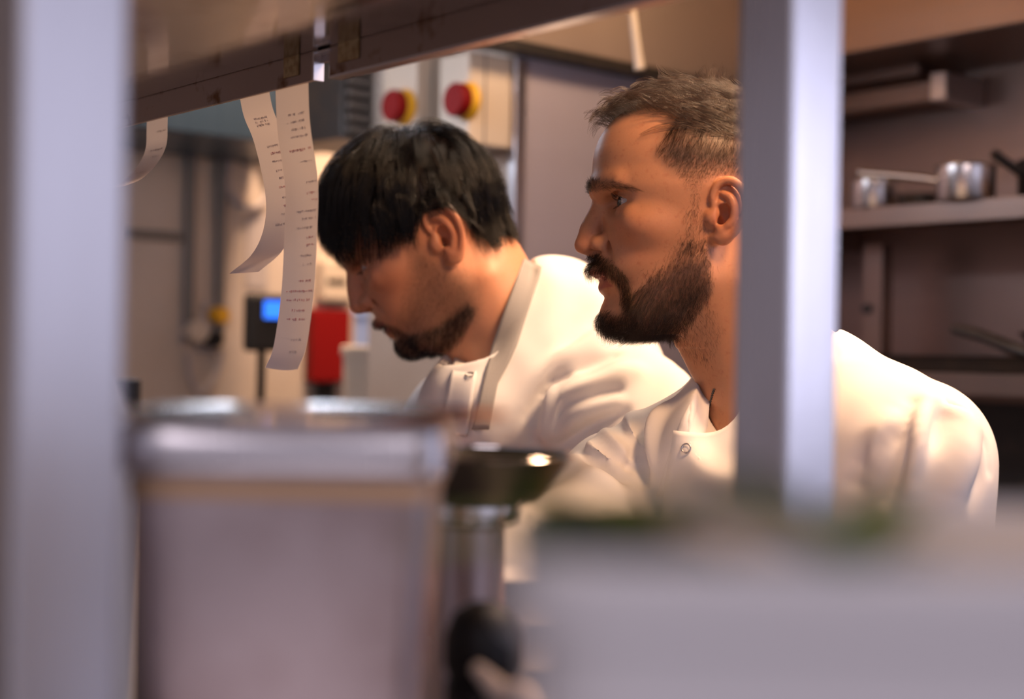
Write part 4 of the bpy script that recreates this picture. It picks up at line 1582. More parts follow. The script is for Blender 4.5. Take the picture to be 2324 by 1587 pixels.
# ---------------------------------------------------------------- paper tickets
M['paper'] = mat('paper', (0.74, 0.65, 0.66), 0.8, spec=0.2)
_nt = M['paper'].node_tree
_b = _nt.nodes['Principled BSDF']
_tr = _nt.nodes.new('ShaderNodeBsdfTranslucent')
_tr.inputs[0].default_value = (0.85, 0.72, 0.62, 1)
_mx = _nt.nodes.new('ShaderNodeMixShader')
_mx.inputs[0].default_value = 0.22
_nt.links.new(_b.outputs[0], _mx.inputs[1])
_nt.links.new(_tr.outputs[0], _mx.inputs[2])
_nt.links.new(_mx.outputs[0], _nt.nodes['Material Output'].inputs[0])
M['ink_grey'] = mat('ink_grey', (0.58, 0.49, 0.48), 0.8)
M['ink_red'] = mat('ink_red', (0.78, 0.24, 0.26), 0.8)


def ticket(top_l, width, curve, label, rows, seed, ybase, cup=0.0):
    """a long paper strip hung on the lip; curve: (offset in y, drop) pairs; rows of print follow it"""
    rng = random.Random(seed)
    org = PY(top_l[0], top_l[1], ybase)
    org.z = ZL + 0.012
    pts = [Vector((0, c[0], -c[1])) for c in [(0, 0)] + curve]
    ex = [2 * pts[0] - pts[1]] + pts + [2 * pts[-1] - pts[-2]]
    path = []
    for i in range(1, len(ex) - 2):
        for k in range(8):
            t = k / 8
            a, b, c, d = ex[i - 1], ex[i], ex[i + 1], ex[i + 2]
            path.append(0.5 * (2 * b + (c - a) * t + (2 * a - 5 * b + 4 * c - d) * t * t + (3 * b - a - 3 * c + d) * t ** 3))
    path.append(pts[-1])
    s = [0.0]
    for a, b in zip(path, path[1:]):
        s.append(s[-1] + (b - a).length)

    def at(sv, x, off=0.0):
        sv = max(0, min(s[-1], sv))
        i = max(k for k in range(len(s)) if s[k] <= sv + 1e-9)
        i = min(i, len(s) - 2)
        t = (sv - s[i]) / max(1e-9, s[i + 1] - s[i])
        p = path[i].lerp(path[i + 1], t)
        d = (path[i + 1] - path[i]).normalized()
        n = Vector((0, d.z, -d.y))
        u = x / width
        bend = cup * math.sin(math.pi * u) * min(1, sv / s[-1] * 1.6)
        p = p + n * (off - bend)
        return Vector((x, p.y, p.z))
    verts, faces, mats = [], [], []
    n1, n2 = 60, 10
    for i in range(n1 + 1):
        for j in range(n2 + 1):
            verts.append(at(s[-1] * i / n1, width * j / n2))
    for i in range(n1):
        for j in range(n2):
            a = i * (n2 + 1) + j
            faces.append((a, a + 1, a + n2 + 2, a + n2 + 1))
            mats.append(0)
    # print: little marks in rows on both sides of the sheet
    for (sv, x0, x1, red) in rows:
        x = x0 * width
        while x < x1 * width:
            w = rng.uniform(0.0010, 0.0019)
            if rng.random() > 0.16:
                h = rng.uniform(0.0015, 0.0026)
                for off in (0.00025, -0.00025):
                    b = len(verts)
                    y0 = sv * s[-1] + rng.uniform(-0.0003, 0.0003)
                    kk = rng.choice((0, 1, 2))
                    if kk == 0:
                        q = [(0, 0), (w * 0.4, 0), (w * 0.4, h), (0, h)]
                    elif kk == 1:
                        q = [(0, h * 0.35), (w, h * 0.35), (w, h * 0.6), (0, h * 0.6)]
                    else:
                        q = [(0, 0), (w, 0), (w * 0.8, h), (w * 0.3, h)]
                    for (dx, dy) in q:
                        verts.append(at(y0 + dy, x + dx, off))
                    faces.append((b, b + 1, b + 2, b + 3))
                    mats.append(2 if red else 1)
            x += w + 0.0005
    me = bpy.data.meshes.new('order_ticket')
    me.from_pydata([tuple(v) for v in verts], [], faces)
    for m in ('paper', 'ink_grey', 'ink_red'):
        me.materials.append(M[m])
    me.polygons.foreach_set('material_index', mats)
    me.polygons.foreach_set('use_smooth', [True] * len(me.polygons))
    o = link('order_ticket', me, None, label, 'order ticket', 'order tickets hanging from the pass lip')
    o.location = org
    return o


RB = [(0.16 + 0.017 * k, 0.30, 0.72, False) for k in range(3)] + [(0.30, 0.40, 0.80, False), (0.335, 0.42, 0.82, True), (0.375, 0.45, 0.8, False),
      (0.42, 0.5, 0.8, False), (0.455, 0.55, 0.8, False), (0.50, 0.5, 0.8, True), (0.55, 0.55, 0.85, False), (0.59, 0.6, 0.85, True), (0.63, 0.55, 0.85, False), (0.68, 0.4, 0.8, False)]
RC = [(0.13, 0.35, 0.85, False), (0.155, 0.3, 0.85, False), (0.18, 0.4, 0.85, False), (0.205, 0.35, 0.85, False), (0.25, 0.25, 0.9, True), (0.29, 0.5, 0.85, False),
      (0.36, 0.6, 0.95, False), (0.395, 0.6, 0.85, True), (0.42, 0.75, 0.95, True), (0.455, 0.3, 0.9, False), (0.48, 0.45, 0.9, False), (0.51, 0.3, 0.8, False),
      (0.545, 0.6, 0.85, True), (0.57, 0.6, 0.85, True), (0.605, 0.4, 0.8, False), (0.635, 0.5, 0.8, False), (0.69, 0.4, 0.8, True), (0.725, 0.12, 0.9, True),
      (0.755, 0.12, 0.85, True), (0.79, 0.3, 0.7, True), (0.82, 0.2, 0.8, True), (0.89, 0.4, 0.7, False), (0.93, 0.4, 0.7, False)]
RA = [(0.22, 0.5, 0.9, False), (0.40, 0.3, 0.85, False), (0.48, 0.4, 0.8, False), (0.68, 0.3, 0.8, False)]
ticket((333, 279), 0.046, [(0.000, 0.020), (-0.001, 0.040), (-0.010, 0.058), (-0.026, 0.075), (-0.044, 0.084)],
       'short paper ticket curling to a point, on the lip beside the left post', RA, 1, 0.004)
ticket((540, 236), 0.052, [(0.006, 0.025), (0.018, 0.050), (0.030, 0.093), (0.030, 0.125), (0.018, 0.152), (-0.006, 0.172)],
       'paper ticket with a curled up pointed end, left of the longest ticket', RB, 2, 0.004)
ticket((624, 214), 0.054, [(0.003, 0.045), (0.012, 0.095), (0.012, 0.140), (0.010, 0.190), (0.003, 0.238), (-0.005, 0.257)],
       'longest paper ticket with rows of red print, hanging nearest the two cooks', RC, 3, 0.006, 0.004)

# ================================================================ on the pass, near the camera
fl_rot = YAW      # these face the camera side of the pass


def camframe(px, py, D):
    p = P(px, py, D)
    return Vector((p.x, p.y, ZC))


# tall steel food container with a folded rim
c0 = camframe(675, 1200, 0.640)
H = 1.387 - ZC
cw, cd = 0.0660, 0.060
tub = empty('steel_food_container', c0, 'deep stainless steel food container with a folded rim, a round steel plate on top', 'food container', rot=YAW)


def loop(bm, w, d, z, r=0.012, n=6):
    vs = []
    for sx, sy, a0 in ((1, 1, 0), (-1, 1, 90), (-1, -1, 180), (1, -1, 270)):
        for k in range(n + 1):
            a = math.radians(a0 + 90 * k / n)
            vs.append(bm.verts.new((sx * (w - r) + r * math.cos(a), sy * (d - r) + r * math.sin(a), z)))
    return vs


def skin(bm, loops, close=True):
    for a, b in zip(loops, loops[1:]):
        m = len(a)
        for k in range(m):
            bm.faces.new((a[k], a[(k + 1) % m], b[(k + 1) % m], b[k]))
    if close:
        bm.faces.new(list(reversed(loops[0])))


M['tan_tape'] = mat('tan_tape', (0.66, 0.40, 0.22), 0.6)  # painted band: warm lamp reflection under the rim put into the colour


def gn_body(bm):
    ls = [loop(bm, cw - 0.012, cd - 0.012, 0.0), loop(bm, cw - 0.010, cd - 0.010, 0.004), loop(bm, cw - 0.003, cd - 0.003, H - 0.026), loop(bm, cw - 0.003, cd - 0.003, H - 0.002),
          loop(bm, cw - 0.005, cd - 0.005, H - 0.002), loop(bm, cw - 0.005, cd - 0.005, H - 0.026), loop(bm, cw - 0.012, cd - 0.012, 0.006)]
    skin(bm, ls)
    bm.faces.new(ls[-1])


def gn_rim(bm):
    ls = [loop(bm, cw - 0.004, cd - 0.004, H - 0.001), loop(bm, cw + 0.001, cd + 0.001, H), loop(bm, cw + 0.0025, cd + 0.0025, H - 0.002), loop(bm, cw + 0.0025, cd + 0.0025, H - 0.0185),
          loop(bm, cw + 0.0018, cd + 0.0018, H - 0.0195), loop(bm, cw - 0.001, cd - 0.001, H - 0.0205), loop(bm, cw - 0.0035, cd - 0.0035, H - 0.0215)]
    skin(bm, ls, False)


made('body', gn_body, M['steel_body'], tub, smooth=True)
made('rim', gn_rim, M['steel_bright'], tub, smooth=True)


def gn_reflection(bm):
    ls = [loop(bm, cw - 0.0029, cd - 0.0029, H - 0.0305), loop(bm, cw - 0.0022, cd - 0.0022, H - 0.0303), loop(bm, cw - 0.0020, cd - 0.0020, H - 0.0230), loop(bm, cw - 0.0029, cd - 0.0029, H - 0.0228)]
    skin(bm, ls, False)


made('tape_band', gn_reflection, M['tan_tape'], tub, smooth=True)['label'] = 'tan tape band under the rim'
pc = P(722, 945, 0.63)
plate = made('steel_plate', lambda bm: bm_lathe(bm, [(0, 0.001), (0.060, 0.001), (0.064, 0.0011), (0.084, 0.0044), (0.0855, 0.0049), (0.0845, 0.0055), (0.064, 0.0022), (0.060, 0.0022), (0, 0.0022)], 72),
             M['steel_plate'], None, 'round shiny steel plate lying on the deep steel container', 'plate', smooth=True, origin=(pc.x, pc.y, ZC + H - 0.001))

# white lidded tub close to the camera with herb leaves on it
ZT = 1.3815
w0 = camframe(1760, 1250, 0.315)
wt = empty('white_tub', w0, 'big white plastic tub right in front of the lens, green herb leaves on its lid', 'food tub', rot=YAW)
wt.location = w0 + R0 * 0.025


def tub_body(bm):
    h = ZT - ZC - 0.012
    a, b = 0.078, 0.054
    ls = [loop(bm, a - 0.008, b - 0.008, 0.0, 0.018), loop(bm, a - 0.005, b - 0.005, 0.004, 0.018), loop(bm, a, b, h, 0.018), loop(bm, a - 0.003, b - 0.003, h, 0.016), loop(bm, a - 0.007, b - 0.007, 0.006, 0.014)]
    skin(bm, ls)
    bm.faces.new(ls[-1])


def tub_lid(bm):
    h = ZT - ZC
    a, b = 0.083, 0.059
    ls = [loop(bm, a - 0.004, b - 0.004, h - 0.0125, 0.018), loop(bm, a, b, h - 0.0125, 0.020), loop(bm, a, b, h - 0.003, 0.020), loop(bm, a - 0.003, b - 0.003, h, 0.018), loop(bm, a - 0.008, b - 0.008, h, 0.016),
          loop(bm, a - 0.010, b - 0.010, h - 0.0025, 0.014)]
    skin(bm, ls, False)
    bm.faces.new(ls[-1])
    bm.faces.new(list(reversed(ls[0])))


made('tub_body', tub_body, M['white_plastic'], wt, smooth=True)
made('lid', tub_lid, M['white_plastic'], wt, smooth=True)


def leafy(bm, seed, size, n=11):
    rng = random.Random(seed)
    for k in range(n):
        a = rng.uniform(0, 6.28)
        tilt = rng.uniform(0.15, 0.75)
        d = Vector((math.cos(a) * math.cos(tilt), math.sin(a) * math.cos(tilt), math.sin(tilt)))
        sd = Vector((-math.sin(a), math.cos(a), 0))
        L = size * rng.uniform(0.7, 1.1)
        base = Vector((rng.uniform(-1, 1), rng.uniform(-1, 1), 0)) * size * 0.3
        rows = []
        for i in range(7):
            t = i / 6
            wv = 0.34 * L * math.sin(math.pi * min(1, 0.06 + t * 0.94)) ** 0.8
            p = base + d * L * t + Vector((0, 0, 0.0008 - 0.25 * L * t * t + 0.1 * L * t))
            p.z = max(p.z, 0.0004)
            nv = Vector((0, 0, 0.0006))
            rows.append([bm.verts.new(p - sd * wv + nv * 3), bm.verts.new(p), bm.verts.new(p + sd * wv + nv * 3), bm.verts.new(p + nv)])
        for r1, r2 in zip(rows, rows[1:]):
            for i in range(4):
                j = (i + 1) % 4
                bm.faces.new((r1[i], r1[j], r2[j], r2[i]))


for px, py, sd, sz, lab in ((1345, 1245, 3, 0.036, 'brighter green herb sprig on the left of the white tub lid'),
                            (1915, 1268, 8, 0.030, 'duller green herb sprig on the middle of the white tub lid')):
    q = PZ(px, py + 12, ZT - 0.0022)
    made('herb_sprig', lambda bm, sd=sd, sz=sz: leafy(bm, sd, sz), M['herb'], None, lab, 'herb', 'herb sprigs on the white tub', smooth=True, origin=(q.x, q.y, ZT - 0.0022))

# small iron pan on a steel pot
D1 = 0.83
b1 = P(1085, 1036, D1)
pot_top = 1.3335
fp_ = empty('frying_pan', (b1.x, b1.y, pot_top), 'small black iron frying pan resting on a steel pot beside the deep container', 'frying pan')
made('pan_body', lambda bm: bm_lathe(bm, [(0, 0.0), (0.034, 0.0), (0.042, 0.008), (0.0545, 0.0245), (0.0555, 0.0252), (0.0548, 0.0258), (0.0405, 0.009), (0.033, 0.003), (0, 0.003)], 64),
     M['black_iron'], fp_, smooth=True)
made('handle', lambda bm: bm_tube(bm, [(-0.050, 0.02, 0.022), (-0.075, 0.03, 0.028), (-0.13, 0.055, 0.034)], [0.006, 0.005, 0.006]), M['black_iron'], fp_, smooth=True)
made('rim', lambda bm: bm_lathe(bm, [(0.0548, 0.0246), (0.0562, 0.0250), (0.0566, 0.0258), (0.0558, 0.0266), (0.0546, 0.0262), (0.0544, 0.0252)], 64), M['steel_plate'], fp_, smooth=True)['label'] = 'worn bright rim'  # polished ring added so the pan edge shows a lamp highlight
pt = P(1068, 1160, D1)
sp_ = empty('steel_pot', (pt.x, pt.y, ZC), 'slim steel pot with a rolled rim under the small black pan', 'pot')
made('pot_body', lambda bm: bm_lathe(bm, [(0, 0), (0.018, 0), (0.0195, 0.003), (0.0195, 0.168), (0.0185, 0.168), (0.0185, 0.004), (0, 0.004)], 48), M['steel_body'], sp_, smooth=True)
made('rim', lambda bm: bm_lathe(bm, [(0.0185, 0.166), (0.0270, 0.170), (0.0280, 0.174), (0.0280, 0.181), (0.0265, 0.1835), (0, 0.1835), (0, 0.180), (0.0185, 0.178)], 48), M['steel_pan'], sp_, smooth=True)
mg = P(1095, 1450, 0.735)
ml = empty('pepper_mill', (mg.x, mg.y, ZC), 'black pepper mill standing in front of the steel pot', 'pepper mill')
made('mill_body', lambda bm: bm_lathe(bm, [(0, 0), (0.021, 0), (0.022, 0.004), (0.020, 0.05), (0.0165, 0.07), (0.019, 0.09), (0.019, 0.098), (0, 0.098)], 40), M['black_plastic'], ml, smooth=True)
made('mill_head', lambda bm: bm_lathe(bm, [(0, 0.099), (0.017, 0.099), (0.020, 0.108), (0.020, 0.122), (0.015, 0.134), (0.006, 0.139), (0, 0.1395)], 40), M['black_plastic'], ml, smooth=True)
s1, s2 = P(1085, 1520, 0.66), P(1205, 1640, 0.60)
spat = made('spatula', lambda bm: bm_tube(bm, [s1 - s1, (s2 - s1) * 0.5, s2 - s1, Vector((s2.x - s1.x + 0.03, s2.y - s1.y - 0.02, ZC + 0.006 - s1.z))], [0.0035, 0.0055, 0.0050, 0.004]), M['pale_wood'], None,
            'pale wooden spatula handle poking up in front of the black mill', 'spatula', smooth=True, origin=s1)
wb = P(1200, 1302, 0.95)
hb = wb.z - ZC
for k in range(4):
    z = ZC + k * (hb - 0.035) / 3
    made('white_bowl', lambda bm: bm_lathe(bm, [(0, 0), (0.016, 0), (0.017, 0.003), (0.033, 0.033), (0.034, 0.035), (0.0325, 0.035), (0.016, 0.006), (0, 0.006)], 40), M['white_plastic'], None,
         ['white bowl at the bottom of the stack behind the pot', 'second white bowl up in the stack behind the pot', 'third white bowl up in the stack behind the pot', 'topmost white bowl of the stack beside the bare forearm'][k],
         'bowl', 'stacked white bowls on the pass', smooth=True, origin=(wb.x, wb.y, z))
# left end of the pass
q = P(292, 905, 0.95)
made('dark_bottle', lambda bm: bm_lathe(bm, [(0, 0), (0.018, 0), (0.019, 0.003), (0.019, 0.19), (0.012, 0.215), (0.008, 0.222), (0.008, 0.245), (0, 0.246)], 32), M['black_plastic'], None,
     'dark brown bottle beside the left post behind the steel plate', 'bottle', smooth=True, origin=(q.x, q.y, ZC))
q = P(262, 890, 0.80)


def napkin(bm):
    pts = [(-0.012, 0, 0), (0.012, 0, 0), (0.010, 0.004, 0.22), (-0.004, 0.002, 0.262)]
    a = [bm.verts.new(p) for p in pts]
    b = [bm.verts.new((p[0], p[1] + 0.004, p[2])) for p in pts]
    bm.faces.new(a)
    bm.faces.new(list(reversed(b)))
    for i in range(4):
        bm.faces.new((a[i], a[(i + 1) % 4], b[(i + 1) % 4], b[i]))


made('folded_napkin', napkin, M['white_plastic'], None, 'folded white napkin standing right against the left post', 'napkin', origin=(q.x, q.y, ZC), rot=YAW)

# ================================================================ cooking side
hood = empty('extractor_hood', (-0.2, 1.3, 1.95), 'stainless steel extractor hood over the cooking line, skirt lit warm from inside', 'extractor hood')
hi_ = Vector(hood.location)


def hb_(name, lo, hi, m, bev=0.0):
    return box(name, Vector(lo) - hi_, Vector(hi) - hi_, m, hood, bev)


hb_('side_skirt', (XP + 0.001, 0.85, 1.955), (XP + 0.025, YB - 0.003, 2.5), M['hood_steel'], 0.003)
hb_('front_skirt', (XP + 0.025, 0.85, 1.955), (1.8, 0.875, 2.5), M['hood_steel'], 0.003)
hb_('gutter', (XP + 0.001, 0.84, 1.935), (XP + 0.035, YB - 0.003, 1.955), M['black_iron'], 0.002)  # black strip along the bottom of the side skirt
hb_('plenum', (XP + 0.03, 1.55, 1.985), (1.8, YB - 0.003, 2.32), M['steel_brown'], 0.004)
hb_('roof_panel', (XP + 0.001, 0.85, 2.5), (1.8, YB - 0.003, 2.52), M['steel_brown'])
rc = P(1440, 80, 2.35)
r1_, r2_ = P(1426, -40, 2.35), P(1452, 158, 2.35)
made('pull_cord', lambda bm: bm_tube(bm, [(r1_ - r2_) * 3.2, r1_ - r2_, (r1_ - r2_) * 0.25, (0, 0, 0)], [0.006, 0.0065, 0.0075, 0.009], 14), M['cream_plastic'], None,
     'white pull rod hanging down in front of the hood skirt', 'pull rod', smooth=True, origin=r2_)

# added tube lamp, out of view, placed for the highlight on the steel plate
tb = P(500, 108, 2.25)
tl_ = empty('tube_light', tb, 'cool white tube light hanging over the aisle behind the pass shelf', 'lamp')
made('tube', lambda bm: bm_tube(bm, [(-0.45, 0, 0), (0.45, 0, 0)], 0.018, 20), M['tube_lamp'], tl_, smooth=True)
box('housing', (-0.48, -0.03, 0.019), (0.48, 0.03, 0.06), M['white_plastic'], tl_, 0.004)
for xx in (-0.4, 0.4):
    made('hanger', lambda bm, xx=xx: bm_tube(bm, [(xx, 0, 0.06), (xx, 0, 2.749 - tb.z)], 0.004, 8), M['pipe_grey'], tl_)

# wall shelves
ZS1, ZS2 = 1.690, 1.392
for z, lab in ((ZS1, 'upper steel wall shelf holding saucepans'), (ZS2, 'lower steel wall shelf holding a dark roasting tray')):
    sh = empty('wall_shelf', (0.1, 1.7, z), lab, 'shelf', 'steel wall shelves')
    so = Vector(sh.location)
    box('board', Vector((-1.165, 1.525, z - 0.010)) - so, Vector((1.4, YB - 0.004, z)) - so, M['steel_brown'], sh, 0.001)
    box('front_edge', Vector((-1.165, 1.520, z - 0.036)) - so, Vector((1.4, 1.526, z)) - so, M['steel_brown'], sh, 0.001)
    for xx in (-1.10, 0.2, 1.2):
        box('bracket', Vector((xx, 1.56, z - 0.05)) - so, Vector((xx + 0.02, YB - 0.004, z - 0.0105)) - so, M['steel_brown'], sh)
u0 = PY(1992, 640, 1.70)
up_ = empty('shelf_upright', (u0.x, 1.70, ZS2), 'square steel upright between the two wall shelves', 'upright')
box('leg', (-0.022, -0.018, 0.0005), (0.022, 0.018, ZS1 - ZS2 - 0.0515), M['steel_brown'], up_, 0.002)
made('bolt', lambda bm: bm_lathe(bm, [(0, 0), (0.010, 0), (0.010, 0.006), (0, 0.007)], 16, (-0.010, -0.018, 0.12), (0, -1, 0)), M['black_iron'], up_)


def saucepan(px, py, D, r, h, lab, m, hd=None, hr=0.006):
    p = P(px, py, D)
    o = empty('saucepan', (p.x, min(p.y, YB - r - 0.03), ZS1), lab, 'saucepan', 'saucepans on the upper wall shelf')
    made('pan_body', lambda bm: bm_lathe(bm, [(0, 0.0005), (r * 0.96, 0.0005), (r, 0.004), (r, h), (r + 0.003, h + 0.001), (r + 0.002, h + 0.003), (r - 0.002, h + 0.001), (r - 0.002, 0.006), (0, 0.006)], 48), m, o, smooth=True)
    if hd is not None:
        e = Vector(hd)
        s0 = e.normalized() * (r - 0.002)
        made('handle', lambda bm: bm_tube(bm, [(s0.x, s0.y, h * 0.62), (s0.x + e.x * 0.2, s0.y + e.y * 0.2, h * 0.72), (s0.x + e.x, s0.y + e.y, h * 0.72 + e.z)], [hr * 0.8, hr, hr * 1.1]), m, o, smooth=True)
    return o


saucepan(2192, 430, 2.46, 0.050, 0.058, 'bright steel saucepan with a long handle pointing left', M['steel_pan'], (-0.115, -0.07, 0.012), 0.0065)
saucepan(1985, 470, 2.62, 0.042, 0.050, 'pale steel saucepan half hidden behind the right post', M['steel_pan'])
saucepan(2085, 455, 2.72, 0.040, 0.036, 'low dark saucepan between the two steel saucepans', M['black_iron'])
sk = saucepan(2385, 445, 2.46, 0.055, 0.070, 'dark saucepan with a raised handle at the right end of the shelf', M['black_iron'], (-0.030, -0.055, 0.030), 0.008)

tr0 = PY(2230, 830, 1.66)
ry = empty('roasting_tray', (tr0.x, 1.66, ZS2), 'dark roasting tray with browned food on the lower shelf', 'tray')


def tray_b(bm):
    ls = [loop(bm, 0.18, 0.10, 0.0005), loop(bm, 0.19, 0.11, 0.030), loop(bm, 0.195, 0.115, 0.031), loop(bm, 0.188, 0.108, 0.0295), loop(bm, 0.178, 0.098, 0.003)]
    skin(bm, ls)
    bm.faces.new(ls[-1])


made('tray_body', tray_b, M['black_iron'], ry, smooth=True)


def crust(bm):
    rng = random.Random(4)
    for k in range(26):
        x, y = rng.uniform(-0.155, 0.155), rng.uniform(-0.08, 0.08)
        r = bmesh.ops.create_icosphere(bm, subdivisions=2, radius=0.02)
        for v in r['verts']:
            v.co = Vector((x + v.co.x * 1.2, y + v.co.y, 0.018 + v.co.z * 0.7))


cr_ = made('roast_food', crust, M['crust'], ry, smooth=True)
cr_['kind'] = 'stuff'
h1, h2 = P(2165, 748, 2.40), P(2345, 806, 2.25)
pb = P(2560, 850, 2.45)
sk2 = empty('iron_skillet', (pb.x, 1.62, ZS2), 'iron skillet on the lower shelf with its long dark handle sticking up to the left', 'skillet')
so2 = Vector(sk2.location)
made('skillet_body', lambda bm: bm_lathe(bm, [(0, 0.032), (0.085, 0.032), (0.115, 0.070), (0.117, 0.072), (0.113, 0.072), (0.083, 0.036), (0, 0.036)], 48), M['black_iron'], sk2, smooth=True)
made('handle', lambda bm: bm_tube(bm, [h1 - so2, h1.lerp(h2, 0.35) + Vector((0, 0, 0.004)) - so2, h2 - so2, Vector((-0.10, -0.02, 0.062))], [0.008, 0.010, 0.011, 0.010]), M['black_iron'], sk2, smooth=True)

# fixture on the back wall under the hood
a1, a2 = PY(2088, 150, 1.74), PY(2152, 192, 1.72)
wl = empty('wall_rail', (a2.x, 1.78, a2.z), 'two bar steel rail fixed to the back wall beneath the hood', 'rail')
wo = Vector(wl.location)
box('upper_bar', Vector((a1.x - 0.5, 1.735, a1.z - 0.016)) - wo, Vector((a1.x, YB - 0.002, a1.z + 0.014)) - wo, M['steel_brown'], wl, 0.002)
box('lower_bar', Vector((a2.x - 0.56, 1.715, a2.z - 0.026)) - wo, Vector((a2.x - 0.035, 1.79, a2.z + 0.012)) - wo, M['steel_brown'], wl, 0.002)
box('end_cap', Vector((a2.x - 0.035, 1.712, a2.z - 0.028)) - wo, Vector((a2.x, YB - 0.002, a2.z + 0.026)) - wo, M['steel_bright'], wl, 0.003)

# range under the shelves
rg = empty('cooking_range', (0.2, 1.5, 0), 'black cooking range along the back wall', 'range')
ro = Vector(rg.location)
box('oven_body', Vector((-1.1, 1.18, 0.0)) - ro, Vector((1.6, YB - 0.003, 0.90)) - ro, M['black_iron'], rg, 0.004)
box('hob_top', Vector((-1.1, 1.16, 0.90)) - ro, Vector((1.6, YB - 0.003, 0.93)) - ro, M['black_iron'], rg, 0.004)
box('splash_panel', Vector((-1.1, YB - 0.02, 0.93)) - ro, Vector((1.6, YB - 0.003, ZS2 - 0.06)) - ro, M['black_iron'], rg)

# ================================================================ pier: two isolator switches
for k, (px, py, ys, lab) in enumerate(((1022, 228, 0.108, 'isolator switch box with red knob, nearer the steel corner'), (888, 240, 0.100, 'isolator switch box with red knob, farther along the pier'))):
    yf = YP - ys
    x1 = XP - 0.004 if k == 0 else PY(945, 200, yf).x
    wx = (x1 - PY(997, 200, yf).x) if k == 0 else (x1 - PY(868, 200, yf).x)
    zc = PY(px, py, yf - 0.03).z
    z0, z1 = (PX(1110, 331, XP).z, PX(1110, 122, XP).z) if k == 0 else (zc - 0.12, zc + 0.11)
    iso = empty('isolator_switch', (x1 - wx / 2, YP, zc), lab, 'switch', 'isolator switches on the pier')
    io = Vector(iso.location)
    box('switch_box', Vector((x1 - wx, yf, z0)) - io, Vector((x1, YP - 0.011, z1)) - io, M['cream_plastic'], iso, 0.004)
    box('lid_seam', Vector((x1 - wx - 0.001, yf + 0.035, z0 - 0.001)) - io, Vector((x1 + 0.001, yf + 0.038, z1 + 0.001)) - io, M['pipe_grey'], iso)
    cx = x1 + 0.002 if k == 0 else x1 - wx * 0.30
    made('knob_plate', lambda bm: bm_lathe(bm, [(0, 0), (0.033, 0), (0.033, 0.006), (0.029, 0.014), (0, 0.014)], 40, Vector((cx, yf, zc)) - io, (0, -1, 0)), M['yellow_plastic'], iso, smooth=True)
    made('knob', lambda bm: bm_lathe(bm, [(0, 0.0142), (0.026, 0.0142), (0.029, 0.018), (0.029, 0.032), (0.026, 0.036), (0, 0.036)], 40, Vector((cx, yf, zc)) - io, (0, -1, 0)), M['red_plastic'], iso, smooth=True)

# ================================================================ left wall
XF = XL + 0.36
l0, l1 = PX(235, 330, XF), PX(722, 338, XF)
cab = empty('wall_canopy', (XL + 0.18, (l0.y + l1.y) / 2, l1.z), 'dark blue steel canopy high on the left wall', 'canopy')
co = Vector(cab.location)
box('canopy_body', Vector((XL + 0.002, l0.y - 0.5, l1.z)) - co, Vector((XF, l1.y, l1.z + 0.5)) - co, M['blue_steel'], cab, 0.004)
box('end_panel', Vector((XL + 0.002, l1.y, l1.z - 0.004)) - co, Vector((XF + 0.004, l1.y + 0.035, l1.z + 0.5)) - co, M['blue_steel'], cab, 0.003)
v0 = P(812, 258, 2.95)
vent = empty('extract_vent', (v0.x, v0.y, v0.z), 'black louvred vent box in front of the blue canopy end', 'vent', rot=math.radians(8))
box('vent_box', (-0.10, -0.13, -0.075), (0.10, 0.13, 0.33), M['black_iron'], vent, 0.004)
for k in range(6):
    made('louvre', lambda bm, k=k: bm_box(bm, (0.098, -0.12, -0.062 + k * 0.024), (0.110, 0.12, -0.050 + k * 0.024)), M['pipe_grey'], vent)
made('duct', lambda bm: bm_box(bm, (-0.06, -0.08, 0.33), (0.06, 0.08, 2.75 - v0.z - 0.001)), M['black_iron'], vent)


def wallpt(px, py, off=0.0):
    return PX(px, py, XL + off)


for px, lab in ((427, 'grey vertical pipe on the left wall, nearer the left post'), (497, 'grey vertical pipe above the yellow plug')):
    a, b = wallpt(px - 1, 772, 0.018), wallpt(px, 300, 0.018)
    pp_ = made('wall_pipe', lambda bm: bm_tube(bm, [(0, 0, 0), (0, 0, 2.74 - a.z)], 0.0135, 14), M['pipe_grey'], None, lab, 'pipe', 'vertical pipes on the left wall', smooth=True, origin=a)
a, b = wallpt(285, 533, 0.02), wallpt(412, 537, 0.02)
made('wall_rail', lambda bm: bm_box(bm, (-0.018, a.y - b.y, -0.010), (0.004, 0, 0.010), 0.002), M['pipe_grey'], None, 'thin horizontal rail on the left wall left of the pipes', 'rail', origin=b)
c = wallpt(566, 405, 0.016)
made('cable_loop', lambda bm: bm_tube(bm, [Vector((0.004 * math.sin(t * 3), 0.062 * math.cos(t), 0.075 * math.sin(t))) for t in np.linspace(0.3, 6.3, 15)], 0.010, 10), M['grey_card'], None,
     'coiled grey cable loop hanging on the wall behind the tickets', 'cable', smooth=True, origin=c)
for px, py, m, r, lab, nm in ((432, 752, 'cream_plastic', 0.030, 'round cream wall socket under the left pipe', 'wall_socket'), (484, 716, 'yellow_plastic', 0.022, 'yellow plug on the wall under the right pipe', 'yellow_plug'),
                              (470, 770, 'black_plastic', 0.022, 'black plug below the yellow plug', 'black_plug')):
    c = wallpt(px, py, 0.001)
    s_ = empty(nm, c, lab, 'plug')
    made('back_plate', lambda bm: bm_box(bm, (0, -0.032, -0.032), (0.012, 0.032, 0.032), 0.003), M['grey_card'], s_)
    made('plug_face', lambda bm: bm_lathe(bm, [(0, 0.012), (r, 0.012), (r * 0.9, 0.05), (0, 0.052)], 24, (0, 0, 0), (1, 0, 0)), M[m], s_, smooth=True)
c = wallpt(455, 790, 0.02)
e1, e2 = wallpt(425, 800, 0.02) - c, wallpt(505, 795, 0.02) - c
